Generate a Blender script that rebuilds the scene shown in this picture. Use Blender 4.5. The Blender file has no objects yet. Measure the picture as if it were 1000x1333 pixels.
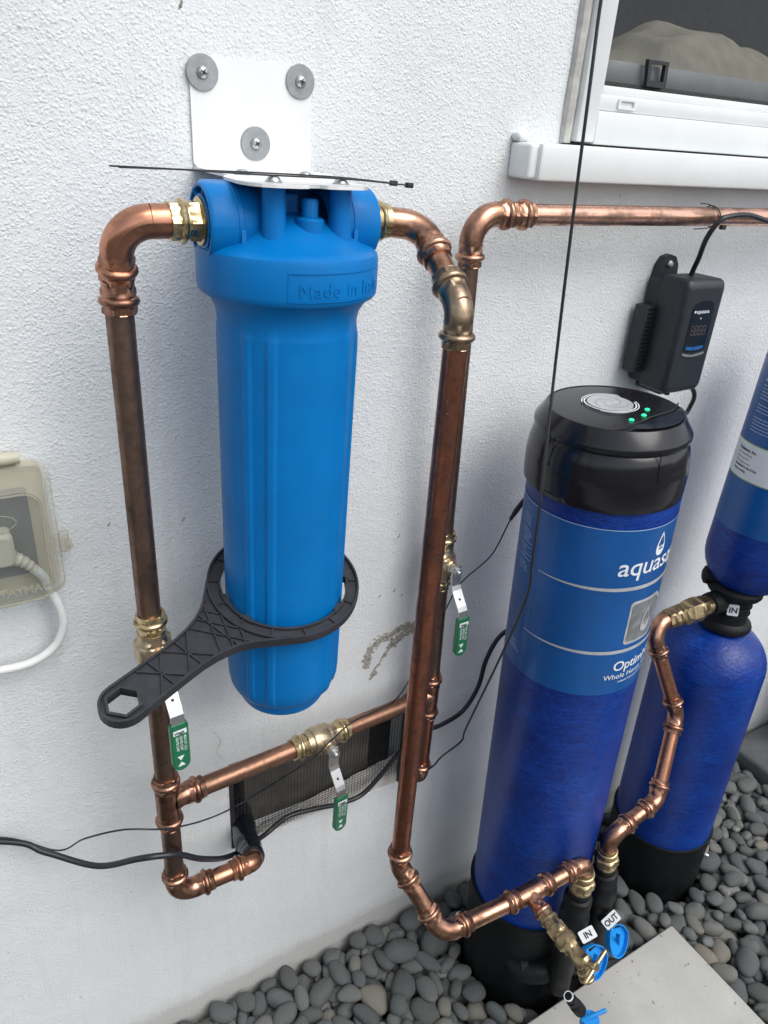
import bpy, bmesh, math, random
import numpy as np
from mathutils import Vector, Matrix
from mathutils.geometry import tessellate_polygon
random.seed(7)
PI = math.pi
SC = bpy.context.scene
COL = SC.collection

# ------------------------------------------------------------------ camera, sky, sun, exposure
EYE = Vector((0, 0, 1.65))
ax = Vector((0.86650, -0.17838, 0.46616))      # world X seen in camera coordinates (right, down, forward)
dn = Vector((-134, 1860.5, 963.0))
ax.normalize(); dn = (dn - dn.dot(ax)*ax).normalized(); ay = dn.cross(ax) * -1
ay = ax.cross(dn)
cam = bpy.data.cameras.new('camera'); cam_o = bpy.data.objects.new('camera', cam); COL.objects.link(cam_o)
M = Matrix(((ax.x, -ax.y, -ax.z, EYE.x), (ay.x, -ay.y, -ay.z, EYE.y), (-dn.x, dn.y, dn.z, EYE.z), (0, 0, 0, 1)))
cam_o.matrix_world = M
cam.sensor_fit = 'VERTICAL'; cam.sensor_height = 36.0; cam.sensor_width = 27.0
cam.lens = 36.0*963.0/1333.0
cam.clip_start = 0.02; cam.clip_end = 300
SC.camera = cam_o

W = bpy.data.worlds.new("World"); SC.world = W; W.use_nodes = True
wn = W.node_tree; wn.nodes.clear()
sky = wn.nodes.new('ShaderNodeTexSky'); sky.sky_type = 'NISHITA'; sky.sun_disc = False
SUN_EL, SUN_AZ = math.radians(52), math.radians(158)
sky.sun_elevation = SUN_EL; sky.sun_rotation = SUN_AZ
sky.air_density = 1.0; sky.dust_density = 3.0; sky.ozone_density = 1.0
hs = wn.nodes.new('ShaderNodeHueSaturation'); hs.inputs['Saturation'].default_value = 0.46; hs.inputs['Hue'].default_value = 0.480
bg = wn.nodes.new('ShaderNodeBackground'); bg.inputs['Strength'].default_value = 0.15
wo = wn.nodes.new('ShaderNodeOutputWorld')
wn.links.new(sky.outputs[0], hs.inputs['Color']); wn.links.new(hs.outputs[0], bg.inputs['Color'])
wn.links.new(bg.outputs[0], wo.inputs['Surface'])
sun = bpy.data.lights.new('sun', 'SUN'); sun.energy = 1.2; sun.angle = math.radians(46); sun.color = (1, 1.0, 0.98)
sun_o = bpy.data.objects.new('sun', sun); COL.objects.link(sun_o)
sdir = Vector((math.sin(SUN_AZ)*math.cos(SUN_EL), math.cos(SUN_AZ)*math.cos(SUN_EL), math.sin(SUN_EL)))
sun_o.rotation_euler = sdir.to_track_quat('Z', 'Y').to_euler()
SC.view_settings.view_transform = 'Standard'; SC.view_settings.look = 'None'
SC.view_settings.gamma = 1.0; SC.view_settings.use_curve_mapping = False
SC.view_settings.exposure = 0.43

# ------------------------------------------------------------------ material helpers
def newmat(name):
    m = bpy.data.materials.new(name); m.use_nodes = True
    nt = m.node_tree; b = nt.nodes['Principled BSDF']
    return m, nt, b
def N(nt, t, **kw):
    n = nt.nodes.new(t)
    for k, v in kw.items():
        if hasattr(n, k) and not k[0].isupper(): setattr(n, k, v)
        else: n.inputs[k.replace('_', ' ')].default_value = v
    return n
def L(nt, a, b): nt.links.new(a, b)
def ramp(nt, fac, stops):
    r = nt.nodes.new('ShaderNodeValToRGB'); e = r.color_ramp.elements
    while len(e) < len(stops): e.new(0.5)
    for i, (p, c) in enumerate(stops):
        e[i].position = p; e[i].color = (c[0], c[1], c[2], 1) if hasattr(c, '__len__') else (c, c, c, 1)
    L(nt, fac, r.inputs[0]); return r.outputs[0]
def mapping(nt, src='Object', scale=(1, 1, 1), rot=(0, 0, 0), loc=(0, 0, 0)):
    tc = nt.nodes.new('ShaderNodeTexCoord'); mp = nt.nodes.new('ShaderNodeMapping')
    mp.inputs['Scale'].default_value = scale; mp.inputs['Rotation'].default_value = rot; mp.inputs['Location'].default_value = loc
    L(nt, tc.outputs[src], mp.inputs[0]); return mp.outputs[0]
def noise(nt, vec, scale, detail=4, rough=0.55, dist=0):
    n = nt.nodes.new('ShaderNodeTexNoise'); n.inputs['Scale'].default_value = scale; n.inputs['Detail'].default_value = detail
    n.inputs['Roughness'].default_value = rough; n.inputs['Distortion'].default_value = dist
    L(nt, vec, n.inputs['Vector']); return n.outputs[0]
def bump(nt, h, strength, dist, prev=None):
    b = nt.nodes.new('ShaderNodeBump'); b.inputs['Strength'].default_value = strength; b.inputs['Distance'].default_value = dist
    L(nt, h, b.inputs['Height'])
    if prev is not None: L(nt, prev, b.inputs['Normal'])
    return b.outputs[0]
def mixc(nt, fac, a, b, mode='MIX'):
    m = nt.nodes.new('ShaderNodeMix'); m.data_type = 'RGBA'; m.blend_type = mode
    for s, v in ((0, fac), (6, a), (7, b)):
        if hasattr(v, 'links'): L(nt, v, m.inputs[s])
        elif s == 0: m.inputs[0].default_value = v
        else: m.inputs[s].default_value = (v[0], v[1], v[2], 1)
    return m.outputs[2]
def math_n(nt, op, a, b=None, c=None):
    m = nt.nodes.new('ShaderNodeMath'); m.operation = op
    for i, v in enumerate((a, b, c)):
        if v is None: continue
        if hasattr(v, 'links'): L(nt, v, m.inputs[i])
        else: m.inputs[i].default_value = v
    return m.outputs[0]

def simple(name, col, rough=0.5, metal=0.0, var=0.12, vscale=40, bstr=0.0, bscale=300, coat=0.0, spec=0.5):
    m, nt, b = newmat(name)
    v = mapping(nt)
    n = noise(nt, v, vscale, 5)
    lo = [c*(1-var) for c in col]; hi = [min(1, c*(1+var)) for c in col]
    L(nt, ramp(nt, n, [(0.3, lo), (0.7, hi)]), b.inputs['Base Color'])
    L(nt, ramp(nt, noise(nt, v, vscale*2.3, 4), [(0.3, max(0.02, rough*0.85)), (0.75, min(1, rough*1.2))]), b.inputs['Roughness'])
    b.inputs['Metallic'].default_value = metal; b.inputs['Coat Weight'].default_value = coat
    b.inputs['Specular IOR Level'].default_value = spec
    if bstr > 0: L(nt, bump(nt, noise(nt, v, bscale, 3), bstr, 0.001), b.inputs['Normal'])
    return m

def copper(name, clean, tarnish, t0, t1, rough=0.24, streak=True, spots=0.0):
    m, nt, b = newmat(name)
    uv = mapping(nt, 'UV', (1, 0.12 if streak else 0.6, 1))
    o = mapping(nt, 'Object')
    n1 = noise(nt, uv, 55 if streak else 30, 5, 0.6, 0.3); n2 = noise(nt, o, 26, 5, 0.65, 0.6)
    s = math_n(nt, 'ADD', math_n(nt, 'MULTIPLY', n1, 0.55), math_n(nt, 'MULTIPLY', n2, 0.45))
    f = ramp(nt, s, [(t0, 0.0), (t1, 1.0)])
    c = mixc(nt, f, clean, tarnish)
    n3 = noise(nt, o, 90, 3)
    c = mixc(nt, ramp(nt, n3, [(0.55, 0.0), (0.75, 0.5)]), c, [x*0.55 for x in tarnish])
    if spots > 0:
        vo = nt.nodes.new('ShaderNodeTexVoronoi'); vo.inputs['Scale'].default_value = 130; L(nt, o, vo.inputs['Vector'])
        gate = noise(nt, o, 18, 2)
        sp = math_n(nt, 'MULTIPLY', ramp(nt, vo.outputs['Distance'], [(0.10, 1.0), (0.17, 0.0)]), ramp(nt, gate, [(0.5, 0.0), (0.58, 1.0)]))
        c = mixc(nt, math_n(nt, 'MULTIPLY', sp, spots), c, (0.75, 0.62, 0.52))
    L(nt, c, b.inputs['Base Color'])
    b.inputs['Metallic'].default_value = 1.0
    r = ramp(nt, math_n(nt, 'ADD', math_n(nt, 'MULTIPLY', f, 0.35), math_n(nt, 'MULTIPLY', n3, 0.65)), [(0.15, rough*0.7), (0.85, min(1, rough*2.0))])
    L(nt, r, b.inputs['Roughness'])
    nb = bump(nt, noise(nt, uv, 260, 3), 0.06, 0.0006)
    L(nt, bump(nt, n2, 0.08, 0.002, nb), b.inputs['Normal'])
    return m

MT = {}
MT['copper_dark'] = copper('tarnished brown copper', (0.31, 0.195, 0.145), (0.12, 0.09, 0.074), 0.38, 0.62, 0.34)
MT['copper_red'] = copper('red streaked copper', (0.42, 0.155, 0.095), (0.15, 0.085, 0.065), 0.42, 0.62, 0.30, spots=0.35)
MT['copper_new'] = copper('bright copper', (0.62, 0.335, 0.225), (0.19, 0.105, 0.072), 0.40, 0.58, 0.23, streak=False, spots=0.25)
MT['copper_fit'] = copper('press fitting copper', (0.55, 0.285, 0.195), (0.15, 0.083, 0.060), 0.40, 0.58, 0.24, streak=False, spots=0.35)
MT['copper_mid'] = copper('handled copper', (0.58, 0.27, 0.17), (0.24, 0.13, 0.09), 0.42, 0.66, 0.27)
MT['copper_brown'] = copper('brown handled copper', (0.42, 0.225, 0.15), (0.19, 0.115, 0.08), 0.40, 0.64, 0.30)
MT['copper_run'] = copper('patchy half bright copper', (0.86, 0.50, 0.37), (0.30, 0.19, 0.145), 0.45, 0.56, 0.25)
MT['copper_grey'] = copper('greyed old fitting', (0.42, 0.30, 0.20), (0.17, 0.135, 0.10), 0.40, 0.65, 0.26, streak=False)
MT['brass'] = simple('polished brass', (0.56, 0.44, 0.25), 0.27, 1.0, 0.18, 60, 0.05, 200)
MT['bronze'] = simple('cast bronze valve body', (0.52, 0.42, 0.29), 0.36, 1.0, 0.2, 90, 0.35, 420)
MT['brass_dull'] = simple('stained brass', (0.40, 0.31, 0.18), 0.36, 1.0, 0.4, 70, 0.2, 300)
MT['zinc'] = simple('zinc plated steel', (0.52, 0.53, 0.53), 0.36, 1.0, 0.04, 30, 0.05, 300)
MT['washer'] = simple('dull galvanised washer', (0.33, 0.345, 0.355), 0.55, 0.75, 0.12, 120, 0.1, 500)
MT['blue_plastic'] = simple('sky blue housing plastic', (0.0003, 0.150, 0.440), 0.40, 0.0, 0.10, 9, 0.10, 900, spec=0.22)
MT['blue_handle'] = simple('bright blue handle plastic', (0.012, 0.25, 0.66), 0.32, 0.0, 0.1, 60, 0.05, 300)
MT['black_plastic'] = simple('matt black plastic', (0.018, 0.020, 0.024), 0.50, 0.0, 0.2, 60, 0.25, 1100)
MT['wrench'] = simple('charcoal wrench plastic', (0.026, 0.028, 0.033), 0.50, 0.0, 0.25, 80, 0.25, 900)
MT['cap_plastic'] = simple('satin black cap plastic', (0.009, 0.009, 0.012), 0.17, 0.0, 0.15, 30, 0.06, 500)
MT['box_plastic'] = simple('blue black controller plastic', (0.016, 0.020, 0.026), 0.46, 0.0, 0.1, 60, 0.25, 1300)
MT['rubber'] = simple('black cable rubber', (0.014, 0.016, 0.020), 0.42, 0.0, 0.2, 60, 0.1, 400)
MT['boot'] = simple('black rubber boot', (0.004, 0.005, 0.006), 0.55, 0.0, 0.3, 20, 0.1, 200, spec=0.28)
MT['white_paint'] = simple('white painted steel', (0.74, 0.75, 0.745), 0.42, 0.0, 0.03, 20, 0.08, 250)
MT['white_vinyl'] = simple('white window vinyl', (0.70, 0.72, 0.72), 0.40, 0.0, 0.04, 12, 0.15, 120)
MT['white_cable'] = simple('white cable sheath', (0.72, 0.74, 0.72), 0.38, 0.0, 0.04, 60, 0.05, 200)
MT['ink_white'] = simple('white print', (0.74, 0.77, 0.80), 0.5, 0, 0.02)
MT['ink_faint'] = simple('pale blue print', (0.42, 0.54, 0.72), 0.5, 0, 0.05)
MT['ink_black'] = simple('black print', (0.02, 0.02, 0.025), 0.5, 0, 0.02)
MT['sticker'] = simple('white sticker', (0.72, 0.75, 0.76), 0.45, 0, 0.03)
MT['silver'] = simple('silver foil', (0.56, 0.58, 0.60), 0.34, 0.35, 0.12, 50, 0.1, 300)
MT['silver_badge'] = simple('metallic badge print', (0.24, 0.255, 0.265), 0.38, 0.3, 0.35, 60)
MT['green_grip'] = simple('green vinyl grip', (0.012, 0.145, 0.062), 0.35, 0, 0.1, 60, 0.1, 500)
MT['tape'] = simple('crinkled black pipe tape', (0.007, 0.009, 0.014), 0.16, 0, 0.3, 60, 1.0, 90)
MT['wire'] = simple('grimy galvanised mesh wire', (0.035, 0.037, 0.04), 0.7, 0.2, 0.3, 60)
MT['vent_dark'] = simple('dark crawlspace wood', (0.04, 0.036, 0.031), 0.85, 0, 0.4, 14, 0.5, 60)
MT['mortar'] = simple('pale crumbly mortar', (0.46, 0.445, 0.415), 0.9, 0, 0.2, 30, 0.8, 90)
MT['reveal_grey'] = simple('reveal shade and crack grey', (0.46, 0.45, 0.42), 0.85, 0, 0.22, 45, 0.6, 120)  # grey for the painted reveal shade, also used on the wall crack
MT['alu'] = simple('anodised screen rail', (0.30, 0.315, 0.33), 0.45, 0.6, 0.1, 30)
MT['blanket'] = simple('beige fleece', (0.60, 0.54, 0.46), 0.95, 0, 0.18, 30, 0.9, 160)
MT['room'] = simple('dark room paint', (0.34, 0.34, 0.335), 0.9)
MT['soil'] = simple('damp soil', (0.035, 0.032, 0.028), 0.95, 0, 0.4, 30, 0.8, 60)
MT['beige_box'] = simple('aged beige box plastic', (0.47, 0.44, 0.35), 0.5, 0, 0.1, 25, 0.1, 200)
MT['grey_insert'] = simple('grey outlet plate', (0.17, 0.18, 0.185), 0.55, 0, 0.1, 30)
MT['plug'] = simple('off white plug', (0.52, 0.50, 0.43), 0.5, 0, 0.06, 30)
MT['bin'] = simple('weathered dark barrel', (0.035, 0.036, 0.038), 0.6, 0, 0.5, 14, 0.3, 60)
MT['fence'] = simple('painted side fence', (0.42, 0.41, 0.39), 0.8, 0, 0.1, 3)
MT['yard'] = simple('side yard concrete', (0.30, 0.295, 0.285), 0.9, 0, 0.12, 5, 0.3, 80)

def mat_glossy_tank():
    m, nt, b = newmat('wound blue fibreglass')
    # winding strands run round the shell at a few crossing angles
    hs = []
    for k, (a, s) in enumerate(((0.20, 150), (-0.26, 130), (1.15, 60), (-1.1, 55))):
        mp = mapping(nt, 'UV', (1, 1, 1), (0, 0, a), (k*0.37, k*0.21, 0))
        st = nt.nodes.new('ShaderNodeMapping'); st.inputs['Scale'].default_value = (0.05, 1, 1); L(nt, mp, st.inputs[0])
        hs.append(noise(nt, st.outputs[0], s*2.2, 4, 0.75))
    h = math_n(nt, 'ADD', math_n(nt, 'MAXIMUM', hs[0], hs[1]), math_n(nt, 'MULTIPLY', math_n(nt, 'MAXIMUM', hs[2], hs[3]), 0.35))
    big = noise(nt, mapping(nt, 'UV', (0.6, 1.2, 1)), 7, 4)
    c = ramp(nt, math_n(nt, 'ADD', math_n(nt, 'MULTIPLY', h, 0.60), math_n(nt, 'MULTIPLY', big, 0.22)), [(0.40, (0.0001, 0.010, 0.105)), (0.52, (0.0002, 0.023, 0.195)), (0.66, (0.001, 0.070, 0.42))])
    L(nt, c, b.inputs['Base Color'])
    L(nt, ramp(nt, h, [(0.5, 0.24), (0.9, 0.48)]), b.inputs['Roughness'])
    b.inputs['Coat Weight'].default_value = 0.32; b.inputs['Coat Roughness'].default_value = 0.10; b.inputs['Specular IOR Level'].default_value = 0.22
    n = bump(nt, h, 0.8, 0.0014)
    L(nt, n, b.inputs['Normal']); L(nt, bump(nt, h, 0.85, 0.0016), b.inputs['Coat Normal'])
    return m
MT['tank'] = mat_glossy_tank()
def mat_label():
    m, nt, b = newmat('blue wrap label')
    o = mapping(nt)
    L(nt, ramp(nt, noise(nt, o, 7, 4), [(0.3, (0.0005, 0.068, 0.25)), (0.7, (0.0005, 0.090, 0.33))]), b.inputs['Base Color'])
    b.inputs['Roughness'].default_value = 0.36; b.inputs['Coat Weight'].default_value = 0.2
    w = mapping(nt, 'UV', (0.4, 3, 1), (0, 0, 0.3))
    w2 = mapping(nt, 'UV', (0.05, 1, 1), (0, 0, 0.22))
    L(nt, bump(nt, noise(nt, w2, 330, 4, 0.7), 0.35, 0.0008, bump(nt, noise(nt, w, 40, 4), 0.3, 0.002)), b.inputs['Normal'])
    return m
MT['label'] = mat_label()

def mat_stucco():
    m, nt, b = newmat('white painted stucco')
    o = mapping(nt)
    # sprayed stucco: small rounded crumbs, dense high on the wall and trowelled smoother lower down
    sp = nt.nodes.new('ShaderNodeSeparateXYZ'); L(nt, o, sp.inputs[0])
    os_ = nt.nodes.new('ShaderNodeMapping'); os_.inputs['Scale'].default_value = (1, 0.02, 1); L(nt, o, os_.inputs[0]); f2 = os_.outputs[0]
    nA = noise(nt, f2, 7, 3, 0.5); nB = noise(nt, f2, 150, 2, 0.55); nC = noise(nt, f2, 420, 2, 0.6); nD = noise(nt, f2, 60, 3, 0.6)
    xz = nt.nodes.new('ShaderNodeCombineXYZ'); L(nt, sp.outputs['X'], xz.inputs[0]); L(nt, sp.outputs['Z'], xz.inputs[1])
    wob = nt.nodes.new('ShaderNodeTexNoise'); wob.inputs['Scale'].default_value = 90; L(nt, xz.outputs[0], wob.inputs['Vector'])
    wsc = nt.nodes.new('ShaderNodeVectorMath'); wsc.operation = 'MULTIPLY_ADD'; wsc.inputs[1].default_value = (0.006, 0.006, 0.0); L(nt, wob.outputs['Color'], wsc.inputs[0]); L(nt, xz.outputs[0], wsc.inputs[2])
    def dots(scale, lo, gate):
        vo = nt.nodes.new('ShaderNodeTexVoronoi'); vo.voronoi_dimensions = '2D'; vo.inputs['Scale'].default_value = scale; L(nt, wsc.outputs[0], vo.inputs['Vector'])
        sc_ = nt.nodes.new('ShaderNodeSeparateColor'); L(nt, vo.outputs['Color'], sc_.inputs[0])
        return math_n(nt, 'MULTIPLY', ramp(nt, vo.outputs['Distance'], [(0.06, 1.0), (0.30, 0.55), (lo, 0.0)]), ramp(nt, sc_.outputs[0], [(gate, 0.0), (min(1, gate+0.35), 1.0)]))
    crumbs = math_n(nt, 'ADD', dots(205, 0.52, 0.30), math_n(nt, 'MULTIPLY', dots(330, 0.50, 0.15), 0.55))
    crumbs = math_n(nt, 'ADD', crumbs, math_n(nt, 'MULTIPLY', nB, 0.5))
    dens = ramp(nt, math_n(nt, 'ADD', math_n(nt, 'MULTIPLY', sp.outputs['Z'], 0.34), math_n(nt, 'MULTIPLY', noise(nt, f2, 4, 3), 0.55)), [(0.36, 0.62), (0.74, 1.0)])
    h1 = math_n(nt, 'MULTIPLY', crumbs, dens)
    dist_ = bump(nt, nA, 0.35, 0.010)
    n = bump(nt, nD, 0.30, 0.0028, dist_)
    n = bump(nt, h1, 0.46, 0.0014, n)
    n = bump(nt, nC, 0.40, 0.0009, n)
    L(nt, n, b.inputs['Normal'])
    grime = noise(nt, o, 3.0, 6, 0.6)
    c = ramp(nt, grime, [(0.32, (0.655, 0.675, 0.68)), (0.62, (0.725, 0.748, 0.755))])
    streak = nt.nodes.new('ShaderNodeMapping'); streak.inputs['Scale'].default_value = (14, 1, 1.1); L(nt, o, streak.inputs[0])
    stv = ramp(nt, noise(nt, streak.outputs[0], 1.6, 5, 0.6), [(0.56, 0.0), (0.78, 1.0)])
    c = mixc(nt, math_n(nt, 'MULTIPLY', stv, 0.30), c, (0.50, 0.50, 0.47))
    pits = ramp(nt, noise(nt, o, 75, 2, 0.4), [(0.22, 1.0), (0.27, 0.0)])
    c = mixc(nt, math_n(nt, 'MULTIPLY', pits, 0.45), c, (0.28, 0.27, 0.25))
    # splash-back dirt in the lowest hand's breadth above the stones
    edge = math_n(nt, 'ADD', sp.outputs['Z'], math_n(nt, 'MULTIPLY', noise(nt, o, 16, 6, 0.7), -0.06))
    c = mixc(nt, ramp(nt, edge, [(0.0, 0.55), (0.02, 0.2), (0.05, 0.0)]), c, (0.36, 0.35, 0.32))
    L(nt, c, b.inputs['Base Color']); b.inputs['Roughness'].default_value = 0.72; b.inputs['Specular IOR Level'].default_value = 0.35
    return m
MT['stucco'] = mat_stucco()

def mat_pebble():
    m, nt, b = newmat('dark river pebble')
    oi = nt.nodes.new('ShaderNodeObjectInfo'); ge = nt.nodes.new('ShaderNodeNewGeometry')
    r = math_n(nt, 'FRACT', math_n(nt, 'ADD', oi.outputs['Random'], ge.outputs['Random Per Island']))
    g = [(0.0, (0.034, 0.040, 0.044)), (0.18, (0.084, 0.100, 0.106)), (0.36, (0.054, 0.064, 0.057)), (0.52, (0.130, 0.142, 0.142)), (0.70, (0.070, 0.078, 0.080)), (0.86, (0.160, 0.170, 0.158)), (0.955, (0.20, 0.195, 0.165)), (1.0, (0.26, 0.225, 0.165))]
    base = ramp(nt, r, g)
    o = mapping(nt)
    of = nt.nodes.new('ShaderNodeVectorMath'); of.operation = 'ADD'; cb = nt.nodes.new('ShaderNodeCombineXYZ')
    L(nt, math_n(nt, 'MULTIPLY', r, 37.0), cb.inputs[0]); L(nt, o, of.inputs[0]); L(nt, cb.outputs[0], of.inputs[1])
    v = of.outputs[0]
    c = mixc(nt, ramp(nt, noise(nt, v, 45, 6, 0.7), [(0.40, 0.0), (0.66, 0.75)]), base, (0.135, 0.14, 0.135))
    c = mixc(nt, ramp(nt, noise(nt, v, 75, 5, 0.7), [(0.52, 0.0), (0.68, 0.6)]), c, (0.030, 0.033, 0.034))
    c = mixc(nt, ramp(nt, noise(nt, v, 420, 2, 0.5), [(0.63, 0.0), (0.72, 0.6)]), c, (0.32, 0.32, 0.30))
    vn = math_n(nt, 'ABSOLUTE', math_n(nt, 'SUBTRACT', noise(nt, v, 11, 3, 0.5, 0.6), 0.5))
    c = mixc(nt, math_n(nt, 'MULTIPLY', ramp(nt, vn, [(0.0, 0.55), (0.012, 0.0)]), ramp(nt, noise(nt, v, 9, 2), [(0.5, 0.0), (0.56, 1.0)])), c, (0.34, 0.34, 0.32))
    c = mixc(nt, ramp(nt, noise(nt, v, 12, 3), [(0.60, 0.0), (0.68, 0.4)]), c, (0.22, 0.215, 0.19))
    L(nt, c, b.inputs['Base Color'])
    L(nt, ramp(nt, noise(nt, v, 60, 3), [(0.3, 0.55), (0.7, 0.8)]), b.inputs['Roughness'])
    n = bump(nt, noise(nt, v, 55, 3, 0.6), 0.35, 0.004)
    n = bump(nt, noise(nt, v, 260, 5, 0.75), 0.75, 0.0016, n)
    L(nt, n, b.inputs['Normal'])
    return m
MT['pebble'] = mat_pebble()

def mat_paver():
    m, nt, b = newmat('cast concrete paver')
    o = mapping(nt)
    c = ramp(nt, noise(nt, o, 6, 6, 0.65), [(0.3, (0.40, 0.395, 0.37)), (0.7, (0.50, 0.495, 0.465))])
    c = mixc(nt, ramp(nt, noise(nt, o, 2.6, 6, 0.7), [(0.45, 0.0), (0.7, 0.45)]), c, (0.30, 0.295, 0.27))
    c = mixc(nt, ramp(nt, noise(nt, o, 85, 2, 0.4), [(0.24, 0.8), (0.28, 0.0)]), c, (0.12, 0.12, 0.11))
    c = mixc(nt, ramp(nt, noise(nt, o, 350, 3), [(0.55, 0.0), (0.75, 0.35)]), c, (0.30, 0.29, 0.27))
    L(nt, c, b.inputs['Base Color']); b.inputs['Roughness'].default_value = 0.85
    L(nt, bump(nt, noise(nt, o, 300, 4), 0.25, 0.001), b.inputs['Normal'])
    return m
MT['paver'] = mat_paver()

def mat_glass(name, alpha, rough, tint=(0.02, 0.022, 0.024), wavy=False):
    m, nt, b = newmat(name); nt.nodes.remove(b)
    out = nt.nodes['Material Output']
    tr = nt.nodes.new('ShaderNodeBsdfTransparent'); tr.inputs[0].default_value = (0.93, 0.94, 0.93, 1)
    pr = nt.nodes.new('ShaderNodeBsdfPrincipled'); pr.inputs['Base Color'].default_value = (*tint, 1); pr.inputs['Roughness'].default_value = rough
    lw = nt.nodes.new('ShaderNodeLayerWeight'); lw.inputs['Blend'].default_value = 0.5
    f = math_n(nt, 'ADD', math_n(nt, 'MULTIPLY', math_n(nt, 'POWER', lw.outputs['Facing'], 4.0), 0.6), alpha+0.03)
    f = math_n(nt, 'MINIMUM', f, 1.0)
    mx = nt.nodes.new('ShaderNodeMixShader'); L(nt, f, mx.inputs[0]); L(nt, tr.outputs[0], mx.inputs[1]); L(nt, pr.outputs[0], mx.inputs[2])
    if wavy: L(nt, bump(nt, noise(nt, mapping(nt), 40, 3), 0.3, 0.002), pr.inputs['Normal'])
    L(nt, mx.outputs[0], out.inputs[0]); return m
MT['glass'] = mat_glass('window glass', 0.02, 0.02)
MT['screen'] = mat_glass('fine insect screen', 0.27, 0.8, (0.11, 0.115, 0.12))
MT['cover'] = mat_glass('aged translucent cover', 0.26, 0.26, (0.56, 0.53, 0.42), True)
MT['cover_clear'] = mat_glass('smoky clear cover face', 0.07, 0.12, (0.34, 0.34, 0.31), True)
def mat_emit(name, col, s):
    m, nt, b = newmat(name); b.inputs['Base Color'].default_value = (col[0]*0.3, col[1]*0.3, col[2]*0.3, 1)
    b.inputs['Emission Color'].default_value = (*col, 1); b.inputs['Emission Strength'].default_value = s; return m
MT['led'] = mat_emit('green indicator light', (0.02, 0.9, 0.35), 1.2)
MT['digit'] = mat_emit('dim red white digits', (0.34, 0.24, 0.25), 0.03)
MT['display'] = simple('glossy display window', (0.008, 0.014, 0.024), 0.12, 0, 0.2, 60)
MT['display_blue'] = simple('blue display trim', (0.02, 0.10, 0.30), 0.3, 0, 0.1, 60)

# ------------------------------------------------------------------ mesh helpers
def V(*a): return Vector(a)
class MB:
    def __init__(s): s.v = []; s.f = []; s.uv = []; s.sm = []
    def add(s, verts, faces, uvs=None, smooth=True):
        k = len(s.v); s.v += [tuple(x) for x in verts]
        for i, f in enumerate(faces):
            s.f.append([k+j for j in f]); s.sm.append(smooth)
            s.uv.append([uvs[j] for j in f] if uvs else [(0, 0)]*len(f))
    def xform(s, M):
        s.v = [tuple(M @ Vector(x)) for x in s.v]; return s
def rootloc(o):
    while o.parent is not None: o = o.parent
    return o.location if o.type == 'EMPTY' else Vector((0, 0, 0))
def obj(name, mb, mat, parent=None, label=None, kind=None):
    me = bpy.data.meshes.new(name)
    off = rootloc(parent) if parent is not None else Vector((0, 0, 0))
    me.from_pydata([(x-off.x, y-off.y, z-off.z) for x, y, z in mb.v], [], mb.f); me.update()
    u = me.uv_layers.new(name='UVMap')
    flat = [c for fu in mb.uv for p in fu for c in p]
    u.data.foreach_set('uv', flat)
    me.polygons.foreach_set('use_smooth', mb.sm)
    me.materials.append(MT[mat] if isinstance(mat, str) else mat)
    if any(mb.sm): me.set_sharp_from_angle(angle=math.radians(34))
    o = bpy.data.objects.new(name, me); COL.objects.link(o)
    if parent is not None: o.parent = parent
    if label: o['label'] = label
    if kind: o['kind'] = kind
    return o
def thing(name, label, cat, loc, group=None):
    o = bpy.data.objects.new(name, None); COL.objects.link(o); o.location = loc; o.empty_display_size = 0.02
    o['label'] = label; o['category'] = cat
    if group: o['group'] = group
    return o
def tag(o, label, cat, group=None):
    o['label'] = label; o['category'] = cat
    if group: o['group'] = group
    return o
def frame(d, up=None):
    d = Vector(d).normalized()
    if up is None: up = Vector((0, 0, 1)) if abs(d.z) < 0.9 else Vector((0, 1, 0))
    x = Vector(up).cross(d).normalized(); y = d.cross(x)
    return x, y, d
def lathe(mb, prof, o, d=(0, 0, 1), n=40, up=None, hexes=None, rf=None, closed=False, smooth=True, lean=None, a0=0, a1=2*PI):
    """prof = list of (r, s): radius and distance along axis d from o."""
    x, y, z = frame(d, up); o = Vector(o); m = len(prof); vs = []; uv = []
    full = abs(a1-a0-2*PI) < 1e-6
    cols = n if full else n+1
    for i in range(n+1):
        a = a0+(a1-a0)*i/n
        for j, (r, s) in enumerate(prof):
            rr = r
            if hexes and hexes[j]:
                k = (a % (PI/3)) - PI/6; rr = r*(0.93/math.cos(k)) if hexes[j] == 1 else r*0.93/math.cos(k)
            if rf: rr = rf(rr, a, s)
            p = o+z*s+x*(rr*math.cos(a))+y*(rr*math.sin(a))
            vs.append(p); uv.append((a*max(r, 0.01), s))
    fs = []
    for i in range(n):
        for j in range(m-1 if not closed else m):
            j2 = (j+1) % m
            fs.append((i*m+j, (i+1)*m+j, (i+1)*m+j2, i*m+j2))
    mb.add(vs, fs, uv, smooth)
    return mb
def wl(prof, bevels=None): return prof
def cap(r, s, k=0.3): return [(0.0, s), (r, s)]
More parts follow.
